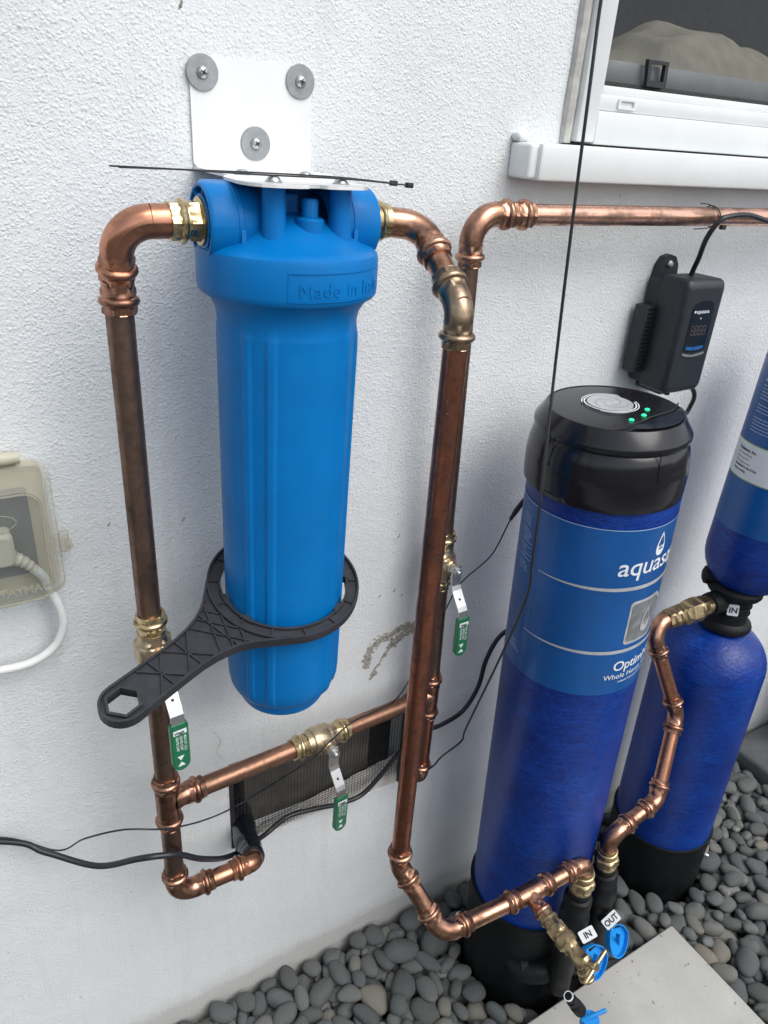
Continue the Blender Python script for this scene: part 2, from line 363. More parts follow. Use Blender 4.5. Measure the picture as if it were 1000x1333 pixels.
def sweep(mb, pts, rad, n=20, capends=True, uvs=1.0):
    pts = [Vector(p) for p in pts]; m = len(pts)
    rads = rad if hasattr(rad, '__len__') else [rad]*m
    T = [(pts[min(i+1, m-1)]-pts[max(i-1, 0)]).normalized() for i in range(m)]
    up = Vector((0, 0, 1)) if abs(T[0].z) < 0.9 else Vector((0, 1, 0))
    x = up.cross(T[0]).normalized(); vs = []; uv = []; s = 0
    for i in range(m):
        if i > 0:
            s += (pts[i]-pts[i-1]).length
            x = (x - T[i]*x.dot(T[i])).normalized()
        y = T[i].cross(x)
        for k in range(n+1):
            a = 2*PI*k/n
            vs.append(pts[i]+x*(rads[i]*math.cos(a))+y*(rads[i]*math.sin(a))); uv.append((a*rads[i], s))
    fs = []
    for i in range(m-1):
        for k in range(n):
            a = i*(n+1)+k; fs.append((a, a+1, a+n+2, a+n+1))
    mb.add(vs, fs, uv)
    if capends:
        for i, rev in ((0, True), (m-1, False)):
            ring = [vs[i*(n+1)+k] for k in range(n)]
            f = list(range(n)); mb.add(ring, [f[::-1] if rev else f], None, False)
    return mb
def arc(p0, c, p1, R, n=14):
    """corner at c between p0 and p1, filleted with radius R"""
    p0, c, p1 = Vector(p0), Vector(c), Vector(p1)
    a = (p0-c).normalized(); b = (p1-c).normalized(); th = a.angle(b); t = R/math.tan(th/2)
    t = min(t, 0.95*(p0-c).length, 0.95*(p1-c).length); R = t*math.tan(th/2)
    ctr = c+(a+b).normalized()*(R/math.sin(th/2)); s = c+a*t; e = c+b*t
    u = (s-ctr); w = (e-ctr); out = []; phi = u.angle(w)
    for i in range(n+1):
        k = i/n; out.append(ctr+(u*math.sin((1-k)*phi)+w*math.sin(k*phi))/math.sin(phi))
    return out
def spline(ctrl, per=14):
    P = [Vector(p) for p in ctrl]; P = [2*P[0]-P[1]]+P+[2*P[-1]-P[-2]]; out = []
    for i in range(1, len(P)-2):
        for k in range(per):
            t = k/per; a, b, c, d = P[i-1:i+3]
            out.append(0.5*((2*b)+(c-a)*t+(2*a-5*b+4*c-d)*t*t+(3*b-a-3*c+d)*t**3))
    out.append(P[-2]); return out
def box(mb, c, s, bev=0.0, seg=2, R=None):
    bm = bmesh.new(); bmesh.ops.create_cube(bm, size=1)
    for v in bm.verts: v.co = Vector((v.co.x*s[0], v.co.y*s[1], v.co.z*s[2]))
    if bev > 0: bmesh.ops.bevel(bm, geom=bm.edges[:], offset=bev, segments=seg, affect='EDGES', profile=0.5)
    Mx = Matrix.Translation(Vector(c)) @ (R.to_4x4() if R is not None else Matrix.Identity(4))
    bm.verts.index_update()
    mb.add([Mx @ v.co for v in bm.verts], [[v.index for v in f.verts] for f in bm.faces], None, bev > 0)
    bm.free(); return mb
def basis(x, y, z): return Matrix((x, y, z)).transposed()
def hexa(mb, lo, hi, bev=0.0):
    """8-corner block: lo and hi are 4-point loops"""
    bm = bmesh.new(); a = [bm.verts.new(p) for p in lo]; b = [bm.verts.new(p) for p in hi]
    bm.faces.new(a[::-1]); bm.faces.new(b)
    for i in range(4): bm.faces.new((a[i], a[(i+1) % 4], b[(i+1) % 4], b[i]))
    bmesh.ops.recalc_face_normals(bm, faces=bm.faces[:])
    if bev: bmesh.ops.bevel(bm, geom=bm.edges[:], offset=bev, segments=3, affect='EDGES', profile=0.5)
    bm.verts.index_update()
    mb.add([v.co.copy() for v in bm.verts], [[v.index for v in f.verts] for f in bm.faces], None, bool(bev)); bm.free(); return mb
def plate(mb, outer, holes, z0, z1, F, bev=0.0):
    """flat plate: 2-D outline with holes between heights z0 and z1; F maps (u, v, h) to 3-D"""
    loops = [outer]+list(holes); tess = tessellate_polygon([[Vector((p[0], p[1], 0)) for p in l] for l in loops])
    pts = [p for l in loops for p in l]; n = len(pts)
    vs = [F(p[0], p[1], z1) for p in pts]+[F(p[0], p[1], z0) for p in pts]
    fs = []
    for t in tess:
        a, b, c = [Vector((*pts[i], 0)) for i in t]
        if (b-a).cross(c-a).z < 0: t = (t[0], t[2], t[1])
        fs.append(tuple(t)); fs.append((t[2]+n, t[1]+n, t[0]+n))
    mb.add(vs, fs, None, False)
    k = 0
    for l in loops:
        m = len(l); area = sum(l[i][0]*l[(i+1) % m][1]-l[(i+1) % m][0]*l[i][1] for i in range(m))
        s = []; 
        for i in range(m):
            a, b = k+i, k+(i+1) % m
            hole = (l is not outer)
            q = (a, b, b+n, a+n) if (area > 0) == hole else (a, a+n, b+n, b)
            s.append(q)
        mb.add(vs, s, None, False); k += m
    return mb
def rrect(x0, y0, x1, y1, r, n=6):
    out = []
    for cx, cy, a in ((x1-r, y1-r, 0), (x0+r, y1-r, PI/2), (x0+r, y0+r, PI), (x1-r, y0+r, 3*PI/2)):
        for i in range(n+1): t = a+PI/2*i/n; out.append((cx+r*math.cos(t), cy+r*math.sin(t)))
    return out
def circ(x, y, r, n=24, a=0): return [(x+r*math.cos(a+2*PI*i/n), y+r*math.sin(a+2*PI*i/n)) for i in range(n)]
_tc = {}
def text2d(s, size, bold=0.0, space=1.0, extr=0.0, shear=0.0):
    key = (s, size, bold, space, extr, shear)
    if key in _tc: return _tc[key]
    cu = bpy.data.curves.new('lettering', 'FONT'); cu.body = s; cu.size = size; cu.offset = bold*size; cu.space_character = space
    cu.extrude = extr; cu.shear = shear; cu.resolution_u = 3
    o = bpy.data.objects.new('lettering', cu); COL.objects.link(o)
    dg = bpy.context.evaluated_depsgraph_get(); me = bpy.data.meshes.new_from_object(o.evaluated_get(dg))
    r = ([tuple(v.co) for v in me.vertices], [tuple(p.vertices) for p in me.polygons])
    bpy.data.objects.remove(o); bpy.data.curves.remove(cu); bpy.data.meshes.remove(me); _tc[key] = r; return r
def text(mb, s, size, F, **kw):
    vs, fs = text2d(s, size, **kw); mb.add([F(x, y, z) for x, y, z in vs], fs, None, False); return mb

# ------------------------------------------------------------------ house wall with vent and window openings
WY = 0.92
house = thing('house_wall', 'white stucco house wall with a window, a mesh foundation vent and a patched crack', 'wall', (0.6, WY, 0))
VX0, VX1, VZ0, VZ1 = 0.286, 0.652, 0.438, 0.652
NX0, NX1, NZ0, NZ1 = 0.826, 2.3, 1.645, 2.9
mb = MB()
xs = [-2.5, 0.1, VX0, VX1, NX0, NX1, 6.0]; zs = [-0.15, VZ0, VZ1, NZ0, NZ1, 3.2]
for i in range(len(xs)-1):
    for j in range(len(zs)-1):
        x0, x1, z0, z1 = xs[i], xs[i+1], zs[j], zs[j+1]
        if x0 >= VX0-1e-6 and x1 <= VX1+1e-6 and z0 >= VZ0-1e-6 and z1 <= VZ1+1e-6: continue
        if x0 >= NX0-1e-6 and x1 <= NX1+1e-6 and z0 >= NZ0-1e-6 and z1 <= NZ1+1e-6: continue
        mb.add([(x0, WY, z0), (x1, WY, z0), (x1, WY, z1), (x0, WY, z1)], [(0, 1, 2, 3)], None, False)
# vent reveal and window reveal returns
def reveal(mb, x0, x1, z0, z1, y0, y1):
    mb.add([(x0, y0, z0), (x1, y0, z0), (x1, y0, z1), (x0, y0, z1), (x0, y1, z0), (x1, y1, z0), (x1, y1, z1), (x0, y1, z1)],
           [(0, 4, 5, 1), (1, 5, 6, 2), (2, 6, 7, 3), (3, 7, 4, 0)], None, False)
reveal(mb, VX0, VX1, VZ0, VZ1, WY, WY+0.05)
reveal(mb, NX0, NX1, NZ0, NZ1, WY, WY+0.06)
obj('stucco_face', mb, 'stucco', house)
# patched crack: ragged ridge of raw mortar where the old pipe hole was filled
def ragged(name, pts, w, mat, seed, par, h=0.0035):
    rnd = random.Random(seed); mb = MB(); P = spline([(a, b, 0) for a, b in pts], 12); top = []; bot = []
    for i, p in enumerate(P):
        t = (P[min(i+1, len(P)-1)]-P[max(i-1, 0)]).normalized(); nrm = Vector((-t.y, t.x, 0)); e = math.sin(PI*min(1, max(0.02, i/(len(P)-1))))**0.5
        ww = w*e*(0.35+rnd.random()*0.9)
        top.append(p+nrm*ww*0.5); bot.append(p-nrm*ww*0.5)
    vs = []; 
    for i, p in enumerate(P):
        hh = h*(0.5+rnd.random())
        vs += [(top[i].x, WY-0.0002, top[i].y), ((top[i].x*2+bot[i].x)/3, WY-hh, (top[i].y*2+bot[i].y)/3), ((top[i].x+2*bot[i].x)/3, WY-hh*0.7, (top[i].y+2*bot[i].y)/3), (bot[i].x, WY-0.0002, bot[i].y)]
    fs = [(i*4+k, i*4+k+1, i*4+k+5, i*4+k+4) for i in range(len(P)-1) for k in range(3)]
    mb.add(vs, fs, None, False); return obj(name, mb, mat, par)
MT['crack'] = simple('raw patch mortar', (0.31, 0.29, 0.255), 0.95, 0, 0.55, 160, 1.0, 320)
def crumbs(paths, seed):
    rk = random.Random(seed); mb = MB()
    for pts, w, n_ in paths:
        P = spline([(a, b, 0) for a, b in pts], 20)
        for i in range(n_):
            p = P[rk.randrange(len(P))]; e = w*0.5*(0.6+0.8*math.sin(p.x*240)**2)
            cx, cz = p.x+rk.gauss(0, 1)*e*0.45, p.y+rk.gauss(0, 1)*e*0.55; r = rk.uniform(0.0012, 0.0042)*(1.45 if rk.random() < 0.3 else 0.9); k = rk.randint(5, 7)
            ring = [(cx+r*rk.uniform(.6, 1.2)*math.cos(2*PI*q/k), WY-0.0003, cz+0.7*r*rk.uniform(.6, 1.2)*math.sin(2*PI*q/k)) for q in range(k)]
            mb.add(ring+[(cx+rk.uniform(-.3, .3)*r, WY-rk.uniform(0.0004, 0.0022), cz)], [(q, (q+1) % k, k) for q in range(k)], None, False)
    return obj('crumbled_patch', mb, 'crack', house, kind='stuff')
crumbs([([(0.553, 0.775), (0.556, 0.806), (0.572, 0.824), (0.600, 0.834), (0.630, 0.842), (0.654, 0.836)], 0.014, 520),
        ([(0.600, 0.806), (0.622, 0.824), (0.648, 0.831)], 0.014, 300), ([(0.573, 0.764), (0.588, 0.787), (0.600, 0.804)], 0.005, 45), ([(0.563, 0.742), (0.570, 0.757)], 0.007, 30)], 3)
ragged('crack', [(0.262, 0.742), (0.275, 0.715), (0.268, 0.69), (0.283, 0.662)], 0.0016, 'reveal_grey', 11, house, 0.0008)
for x, z, w in ((0.272, 1.752, 0.008), (0.238, 1.147, 0.007), (0.175, 1.167, 0.006), (0.139, 1.16, 0.006), (0.335, 1.112, 0.006), (0.60, 0.93, 0.008), (0.617, 0.915, 0.007), (0.57, 0.925, 0.007), (0.60, 1.04, 0.007)):
    rg = random.Random(x)
    ragged('wall_chip', [(x-w/3, z-w*0.5), (x, z), (x+w/4, z+w*0.6)], w*0.45, 'crack', int(x*1000), house, 0.0008)
# foundation vent
vf = MB()
for (x0, x1, z0, z1) in ((VX0+0.001, VX0+0.007, VZ0+0.002, VZ1-0.001), (VX1-0.006, VX1-0.001, VZ0+0.002, VZ1-0.001), (VX0+0.008, VX1-0.008, VZ1-0.015, VZ1-0.001)):
    box(vf, ((x0+x1)/2, WY-0.001, (z0+z1)/2), (x1-x0, 0.006, z1-z0), 0.001)
MT['vent_rim'] = simple('black flaking vent rim', (0.022, 0.022, 0.022), 0.7, 0, 0.4, 60, 0.4, 200)
vent = obj('foundation_vent', vf, 'vent_rim', house)
wm = MB()
x = VX0+0.010
while x < VX1-0.006:
    j = math.sin(x*90)*0.0007
    sweep(wm, [(x+j, WY+0.004, VZ0+0.002), (x-j, WY+0.0045, (VZ0+VZ1)/2), (x+j*0.5, WY+0.004, VZ1-0.008)], 0.0005, 5, False); x += 0.0066
z = VZ0+0.006
while z < VZ1-0.008:
    sweep(wm, [(VX0+0.006, WY+0.0050, z), ((VX0+VX1)/2, WY+0.0055, z+0.0006*math.sin(z*300)), (VX1-0.004, WY+0.0050, z)], 0.0005, 5, False); z += 0.0066
obj('wire_mesh', wm, 'wire', vent, kind='stuff')
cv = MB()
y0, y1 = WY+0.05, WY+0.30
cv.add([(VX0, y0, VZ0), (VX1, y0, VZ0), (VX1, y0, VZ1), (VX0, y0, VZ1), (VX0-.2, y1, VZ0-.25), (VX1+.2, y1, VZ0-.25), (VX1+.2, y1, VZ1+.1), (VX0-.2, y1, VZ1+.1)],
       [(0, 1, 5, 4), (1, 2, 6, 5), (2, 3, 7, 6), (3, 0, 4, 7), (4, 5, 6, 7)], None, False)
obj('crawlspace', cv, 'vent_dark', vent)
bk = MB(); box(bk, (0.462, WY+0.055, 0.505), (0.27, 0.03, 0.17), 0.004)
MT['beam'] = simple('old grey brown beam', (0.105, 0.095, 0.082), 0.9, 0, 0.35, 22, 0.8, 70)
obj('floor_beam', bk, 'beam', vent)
lg = MB()   # sloping mortar bed along the sill of the vent, thicker to the right
nn = 26; vs = []
rl = random.Random(4)
for i in range(nn+1):
    t = i/nn; x = VX0+0.035+(VX1-VX0-0.036)*t; hgt = 0.001+0.060*t+rl.uniform(-.002, .002)
    vs += [(x, WY+0.0005, VZ0-0.006), (x, WY+0.0075+rl.uniform(0, .002), VZ0+hgt*0.85), (x, WY+0.020, VZ0+hgt), (x, WY+0.05, VZ0-0.02)]
lg.add(vs, [(i*4+k, (i+1)*4+k, (i+1)*4+k+1, i*4+k+1) for i in range(nn) for k in range(3)], None, True)
obj('mortar_ledge', lg, 'mortar', vent)

# ------------------------------------------------------------------ window
wf = MB()
# outer jamb and rail
def bar(mb, x0, x1, y0, y1, z0, z1, b=0.002): return box(mb, ((x0+x1)/2, (y0+y1)/2, (z0+z1)/2), (x1-x0, y1-y0, z1-z0), b)
bar(wf, 0.836, 0.872, 0.902, 0.975, 1.652, 2.86, 0.004)
bar(wf, 0.8725, 2.28, 0.904, 0.975, 1.650, 1.694, 0.003)
bar(wf, 0.8725, 2.28, 0.912, 0.975, 1.6945, 1.716, 0.003)
bar(wf, 0.8725, 0.886, 0.915, 0.975, 1.7165, 2.86, 0.003)
window = obj('window', wf, 'white_vinyl', house)
mb = MB(); bar(mb, 0.8865, 2.28, 0.925, 0.972, 1.7165, 1.728, 0.002)
obj('track_sill', mb, MT['white_vinyl'], window)
ck = MB()  # grey strip stands in for the recess shade between wall and frame
P = [(0.8275, 0.914, 1.65+0.05*i) for i in range(25)]; rc = random.Random(2)
sweep(ck, [(x+rc.uniform(-.001, .001), y+0.004+rc.uniform(-.0012, .0012), z) for x, y, z in P], 0.0090, 8)
obj('reveal_shade_strip', ck, 'reveal_grey', window)
sr = MB(); bar(sr, 0.8868, 2.28, 0.935, 0.950, 1.7285, 1.7335, 0.001); obj('screen_spline', sr, 'vent_rim', window)
sr = MB(); bar(sr, 0.8868, 2.28, 0.940, 0.958, 1.734, 1.762, 0.001); bar(sr, 0.8868, 0.8905, 0.940, 0.958, 1.7625, 2.8, 0.001)
obj('screen_rail', sr, 'alu', window)
sp = MB(); sp.add([(0.8868, 0.9345, 1.7336), (2.28, 0.9345, 1.7336), (2.28, 0.9345, 2.85), (0.8868, 0.9345, 2.85)], [(0, 1, 2, 3)], None, False)
obj('insect_screen', sp, 'screen', window)
gp = MB(); bar(gp, 0.8868, 2.28, 0.966, 0.970, 1.729, 2.85, 0.0005); obj('glass_pane', gp, 'glass', window)
lt = MB()
plate(lt, [(0.982, 1.7335), (1.0235, 1.7335), (1.0205, 1.768), (0.977, 1.768)], [[(0.9875, 1.7415), (1.0155, 1.7415), (1.0145, 1.7635), (0.9835, 1.7635)][::-1]], 0, 0.007, lambda u, v, h: Vector((u, 0.9335-h, v)))
obj('screen_latch', lt, 'black_plastic', window)
wp = MB(); plate(wp, rrect(0.914, 1.6985, 0.950, 1.7125, 0.003), [rrect(0.918, 1.7015, 0.946, 1.7095, 0.002)[::-1]], 0, 0.003, lambda u, v, h: Vector((u, 0.912-h, v)))
wh = obj('weep_hole_cover', wp, 'white_vinyl', window)
rm = MB()
x0, x1, y0, y1, z0, z1 = 0.7, 2.6, 0.978, 2.6, 1.50, 2.9
rm.add([(x0, y0, z0), (x1, y0, z0), (x1, y1, z0), (x0, y1, z0), (x0, y0, z1), (x1, y0, z1), (x1, y1, z1), (x0, y1, z1)], [(0, 1, 2, 3), (3, 2, 6, 7), (0, 3, 7, 4), (1, 5, 6, 2), (4, 7, 6, 5)], None, False)
obj('room_interior', rm, 'room', window)
# sill: thick painted ledge, ragged at its left end
sl = MB(); bar(sl, 0.745, 2.5, 0.866, 0.9185, 1.600, 1.6475, 0.005)
rs = random.Random(6)
sl2 = MB()
box(sl2, (0.7430, 0.897, 1.6238), (0.024, 0.046, 0.0455), 0.005, 4); box(sl2, (0.741, 0.911, 1.6535), (0.022, 0.018, 0.012), 0.005, 3)
wsill = obj('window_sill', sl, 'white_vinyl', house)
obj('ragged_plaster_end', sl2, 'white_vinyl', wsill)
scw = MB(); lathe(scw, [(0.0, 0.009), (0.003, 0.009), (0.0045, 0.007), (0.0045, 0)], (0.7415, 0.914, 1.617), (-0.3, -1, 0), 12)
obj('sill_screw', scw, 'zinc', wsill)
# blanket inside the window
def bh(x):
    p = [(0.9, 1.765), (1.0, 1.768), (1.075, 1.785), (1.14, 1.828), (1.20, 1.850), (1.28, 1.840), (1.38, 1.828), (1.5, 1.812), (1.7, 1.80), (2.2, 1.79)]
    for (a, b), (c, d) in zip(p, p[1:]):
        if x <= c: return b+(d-b)*(0.5-0.5*math.cos(PI*max(0, x-a)/(c-a)))
    return p[-1][1]
bl = MB(); nx, ny = 90, 26; vs = []
for i in range(nx+1):
    x = 0.93+1.2*i/nx; h = bh(x)
    for j in range(ny+1):
        t = PI*j/ny; yy = 1.13-0.14*math.cos(t); fold = 0.006*math.sin(x*38+j*0.35)+0.004*math.sin(x*17-j*0.9)
        vs.append((x, yy, 1.70+(h-1.70)*max(0.0, math.sin(t))**0.55+fold*math.sin(t)))
bl.add(vs, [(i*(ny+1)+j, (i+1)*(ny+1)+j, (i+1)*(ny+1)+j+1, i*(ny+1)+j+1) for i in range(nx) for j in range(ny)])
tag(obj('blanket', bl, 'blanket'), 'beige fleece blanket heaped behind the window screen', 'blanket')

# ------------------------------------------------------------------ ground, kerb, paver, unseen fence added opposite
g = MB(); g.add([(-60, -60, -0.11), (60, -60, -0.11), (60, 60, -0.11), (-60, 60, -0.11)], [(0, 1, 2, 3)], None, False)
gr = obj('ground', g, 'soil'); gr['kind'] = 'structure'
y = MB(); box(y, (0.5, -1.35, -0.03), (9, 2.2, 0.10), 0.004)
yo = obj('yard_path', y, 'yard'); yo['kind'] = 'structure'
fe = thing('unseen_fence', 'unseen grey board fence added across the side yard to shade the house wall', 'fence', (0.5, -2.5, 0))  # out of view, added to dim the wall towards its foot
for k in range(44):
    b_ = MB(); box(b_, (-3.5+k*0.19, -2.5, 0.87), (0.18, 0.02, 1.75), 0.003); obj('board', b_, 'fence', fe)
pv = MB(); box(pv, (1.235-0.30, 0.563-0.30, 0.0), (0.60, 0.60, 0.058), 0.004, 3, Matrix.Rotation(0.02, 3, 'Z'))
tag(obj('concrete_paver', pv, 'paver'), 'pale square concrete paver set among the dark stones', 'paver')
MT['kerb'] = simple('dark weathered kerb concrete', (0.10, 0.107, 0.11), 0.85, 0, 0.3, 12, 0.4, 90)
kb = MB(); box(kb, (2.03, 0.15, -0.02), (0.30, 1.52, 0.09), 0.012, 3)
kr = obj('concrete_kerb', kb, 'kerb'); kr['kind'] = 'structure'
bn = MB()
lathe(bn, [(0, 0.0), (0.17, 0.0), (0.20, 0.02), (0.215, 0.10), (0.225, 0.32), (0.225, 0.40), (0.20, 0.46), (0.12, 0.49), (0, 0.50)], (2.28, 0.700, 0.027), (0, 0, 1), 48)
tag(obj('barrel', bn, 'bin'), 'dark weathered round barrel partly cut off behind the second tank', 'barrel')

# ------------------------------------------------------------------ river pebbles, dropped one by one onto a height map
def pebbles():
    rng = np.random.default_rng(5)
    X0, X1, Y0, Y1, C = -0.10, 2.30, 0.02, 0.93, 0.0035
    nx, ny = int((X1-X0)/C), int((Y1-Y0)/C); Hm = np.full((nx, ny), -0.085); gx = X0+C*np.arange(nx); gy = Y0+C*np.arange(ny)
    GX, GY = np.meshgrid(gx, gy, indexing='ij'); ban = np.zeros((nx, ny), bool)
    ban |= (GX > 0.632) & (GX < 1.238) & (GY < 0.566)
    ban |= (GX > 1.868)
    ban |= (GY > 0.912)
    for cx, cy, r in ((0.883, 0.717, 0.128), (1.365, 0.748, 0.124), (0.885, 0.572, 0.028), (0.985, 0.598, 0.028)): ban |= (GX-cx)**2+(GY-cy)**2 < r*r
    Hm[ban] = 0.5
    out = []
    def shape(a, b, c, yaw):
        m = int(max(a, b)/C)+2; ix, iy = np.meshgrid(np.arange(-m, m+1)*C, np.arange(-m, m+1)*C, indexing='ij')
        u = (ix*math.cos(yaw)+iy*math.sin(yaw))/a; v = (-ix*math.sin(yaw)+iy*math.cos(yaw))/b; q = 1-u*u-v*v
        return m, q > 0.02, c*np.sqrt(np.maximum(q, 0))
    area = (~ban).sum()*C*C; fails = 0; target = 0.004
    for it in range(3500):
        s = rng.choice([0.0135, 0.0180, 0.0225, 0.0280], p=[0.24, 0.36, 0.28, 0.12])*rng.uniform(0.84, 1.08)
        a = s*rng.uniform(1.0, 1.35); b = s*rng.uniform(0.72, 0.98); c = s*rng.uniform(0.50, 0.72); yaw = rng.uniform(0, PI)
        m, mask, zz = shape(a, b, c, yaw); best = None
        for _ in range(22):
            i = rng.integers(m, nx-m); j = rng.integers(m, ny-m)
            if Hm[i, j] > 0.4: continue
            sub = Hm[i-m:i+m+1, j-m:j+m+1]
            z = (sub+zz)[mask].max()
            if z > 0.2: continue
            if best is None or z < best[0]: best = (z, i, j)
        if best is None or best[0]+c > target+0.022: continue
        z, i, j = best
        # settle: slide downhill a little
        for _ in range(6):
            mv = False
            for di, dj in ((1, 0), (-1, 0), (0, 1), (0, -1)):
                i2, j2 = i+di, j+dj
                if not (m <= i2 < nx-m and m <= j2 < ny-m): continue
                z2 = (Hm[i2-m:i2+m+1, j2-m:j2+m+1]+zz)[mask].max()
                if z2 < z-1e-5: z, i, j, mv = z2, i2, j2, True; break
            if not mv: break
        z -= 0.0020
        sub = Hm[i-m:i+m+1, j-m:j+m+1]; sub[mask] = np.maximum(sub[mask], z+zz[mask])
        out.append([gx[i], gy[j], z, a, b, c, yaw, rng.uniform(-.16, .16), rng.uniform(-.16, .16)])
    return out, Hm
PB, HM = pebbles()
# a few base meshes: rounded, slightly lopsided stones
pm = []
for k in range(10):
    bm = bmesh.new(); bmesh.ops.create_icosphere(bm, subdivisions=3, radius=1); rk = random.Random(k+30)
    ph = [rk.uniform(0, 6.28) for _ in range(6)]; am = [rk.uniform(0.04, 0.115) for _ in range(6)]; ex = rk.uniform(0.86, 1.06)
    for v in bm.verts:
        c = v.co.copy(); r = 1+am[0]*math.sin(2*c.x+ph[0])+am[1]*math.sin(2.2*c.y+ph[1])+am[2]*math.sin(2.5*c.z+c.x+ph[2])+am[3]*0.6*math.sin(3.4*c.x-2*c.y+ph[3])+0.02*math.sin(5*c.y+4*c.z+ph[4])
        v.co = Vector([math.copysign(abs(q)**ex, q) for q in c])*r
    me = bpy.data.meshes.new('pebble'); bm.to_mesh(me); bm.free()
    me.polygons.foreach_set('use_smooth', [True]*len(me.polygons)); me.materials.append(MT['pebble']); pm.append(me)
bd = MB()
bd.add([(-0.6, -0.3, -0.086), (2.6, -0.3, -0.086), (2.6, WY, -0.086), (-0.6, WY, -0.086)], [(0, 1, 2, 3)], None, False)
bed = obj('pebble_bed', bd, 'soil'); bed['kind'] = 'structure'
Mi = M.inverted()
def vis(p):
    q = Mi @ Vector(p[:3]); 
    if q.z > -0.05: return 0
    u, v = q.x/-q.z*963, -q.y/-q.z*963
    if abs(u) > 520 or abs(v) > 690: return 0
    c, s = int((p[0]+0.10)/0.0035), int((p[1]-0.02)/0.0035)
    top = p[2]+p[5]; cover = HM[max(0, c), max(0, s)]-top
    return max(0, (p[3]*p[4])**0.5/-q.z*(1 if cover < 0.004 else 0.25))
order = sorted(range(len(PB)), key=lambda i: -vis(PB[i]))
rest = MB(); base_v = None
for rank, i in enumerate(order):
    x, y, z, a, b, c, yaw, t1, t2 = PB[i]
    Mx = Matrix.Translation((x, y, z)) @ Matrix.Rotation(yaw, 4, 'Z') @ Matrix.Rotation(t1, 4, 'X') @ Matrix.Rotation(t2, 4, 'Y') @ Matrix.Diagonal((a*1.04, b*1.04, c*1.04, 1))
    me = pm[i % 10]
    if rank < 300:
        o = bpy.data.objects.new('pebble', me); COL.objects.link(o); o.parent = bed; o.matrix_basis = Mx
    else:
        rest.add([Mx @ v.co for v in me.vertices], [tuple(p.vertices) for p in me.polygons])
obj('loose_pebbles', rest, 'pebble', bed, kind='stuff')
print('pebbles', len(PB))

# ------------------------------------------------------------------ filter housing
HX, HY = 0.328, 0.765
hous = thing('water_filter_housing', 'large sky blue cylindrical water filter housing hanging from the white bracket', 'filter', (HX, HY, 0.93))
ribs = [math.radians(a) for a in (-146, -125, -56, -35, 35, 56, 125, 146)]
def sumpr(r, a, s):
    # a measured from lathe frame; convert to world angle below (frame x for +Z axis)
    if s < 0.955 or s > 1.462 or r < 0.05: return r
    k = min(1, (s-0.955)/0.01, (1.462-s)/0.02)
    best = 0
    for rb in ribs:
        d = abs((a-rb+PI) % (2*PI)-PI); best = max(best, 1/(1+math.exp((d-0.068)*170)))
    return r+0.0026*best*max(0, k)
prof = [(0, 0.930), (0.048, 0.930), (0.056, 0.933), (0.0595, 0.939), (0.0605, 0.947), (0.0665, 0.953), (0.0715, 0.963), (0.0738, 0.975), (0.0745, 0.99)]
prof += [(0.0745+(0.0772-0.0745)*(k/30), 0.99+(1.448-0.99)*k/30) for k in range(1, 31)]
prof += [(0.0773, 1.4495), (0.0766, 1.4530), (0.0768, 1.462), (0.0785, 1.472), (0.083, 1.480), (0.0885, 1.487), (0.090, 1.489)]
# lathe() frame for +Z: x axis = up(0,1,0) cross z -> use up so that x = world X
mb = MB(); lathe(mb, prof, (0.3122, HY, 0), (0.0105, 0, 1), 288, up=(0, 1, 0), rf=sumpr)
obj('sump', mb, 'blue_plastic', hous)
# lid: collar plus domed top and bosses
def lid_r(r, a, s): return r
mb = MB()
lathe(mb, [(0.086, 1.4885), (0.0935, 1.4885), (0.0958, 1.4915), (0.0965, 1.497), (0.0965, 1.527), (0.0950, 1.5325), (0.0905, 1.5360), (0.0860, 1.5380), (0.078, 1.5405), (0.066, 1.548), (0.050, 1.5585), (0.034, 1.566), (0.018, 1.569), (0, 1.5695)], (HX, HY, 0), (0, 0, 1), 96, up=(0, 1, 0))
lid = obj('lid', mb, 'blue_plastic', hous)
for bx, by in ((0.2945, 0.722), (0.3665, 0.722), (0.2945, 0.808), (0.3665, 0.808)):
    b_ = MB(); lathe(b_, [(0.0135, 1.535), (0.0122, 1.553), (0.0116, 1.575), (0.0114, 1.594), (0.0, 1.594)], (bx, by, 0), (0, 0, 1), 32)
    obj('boss', b_, 'blue_plastic', lid)
b_ = MB(); lathe(b_, [(0.0145, 1.556), (0.0145, 1.571), (0.0125, 1.573), (0.0082, 1.5735), (0.0082, 1.588), (0.0070, 1.5905), (0, 1.591)], (0.333, 0.722, -0.006), (0, 0, 1), 32, rf=lambda r, a, s: r+(0.0004*math.cos(18*a) if 1.574 < s < 1.589 else 0))
obj('pressure_button', b_, 'blue_plastic', lid)
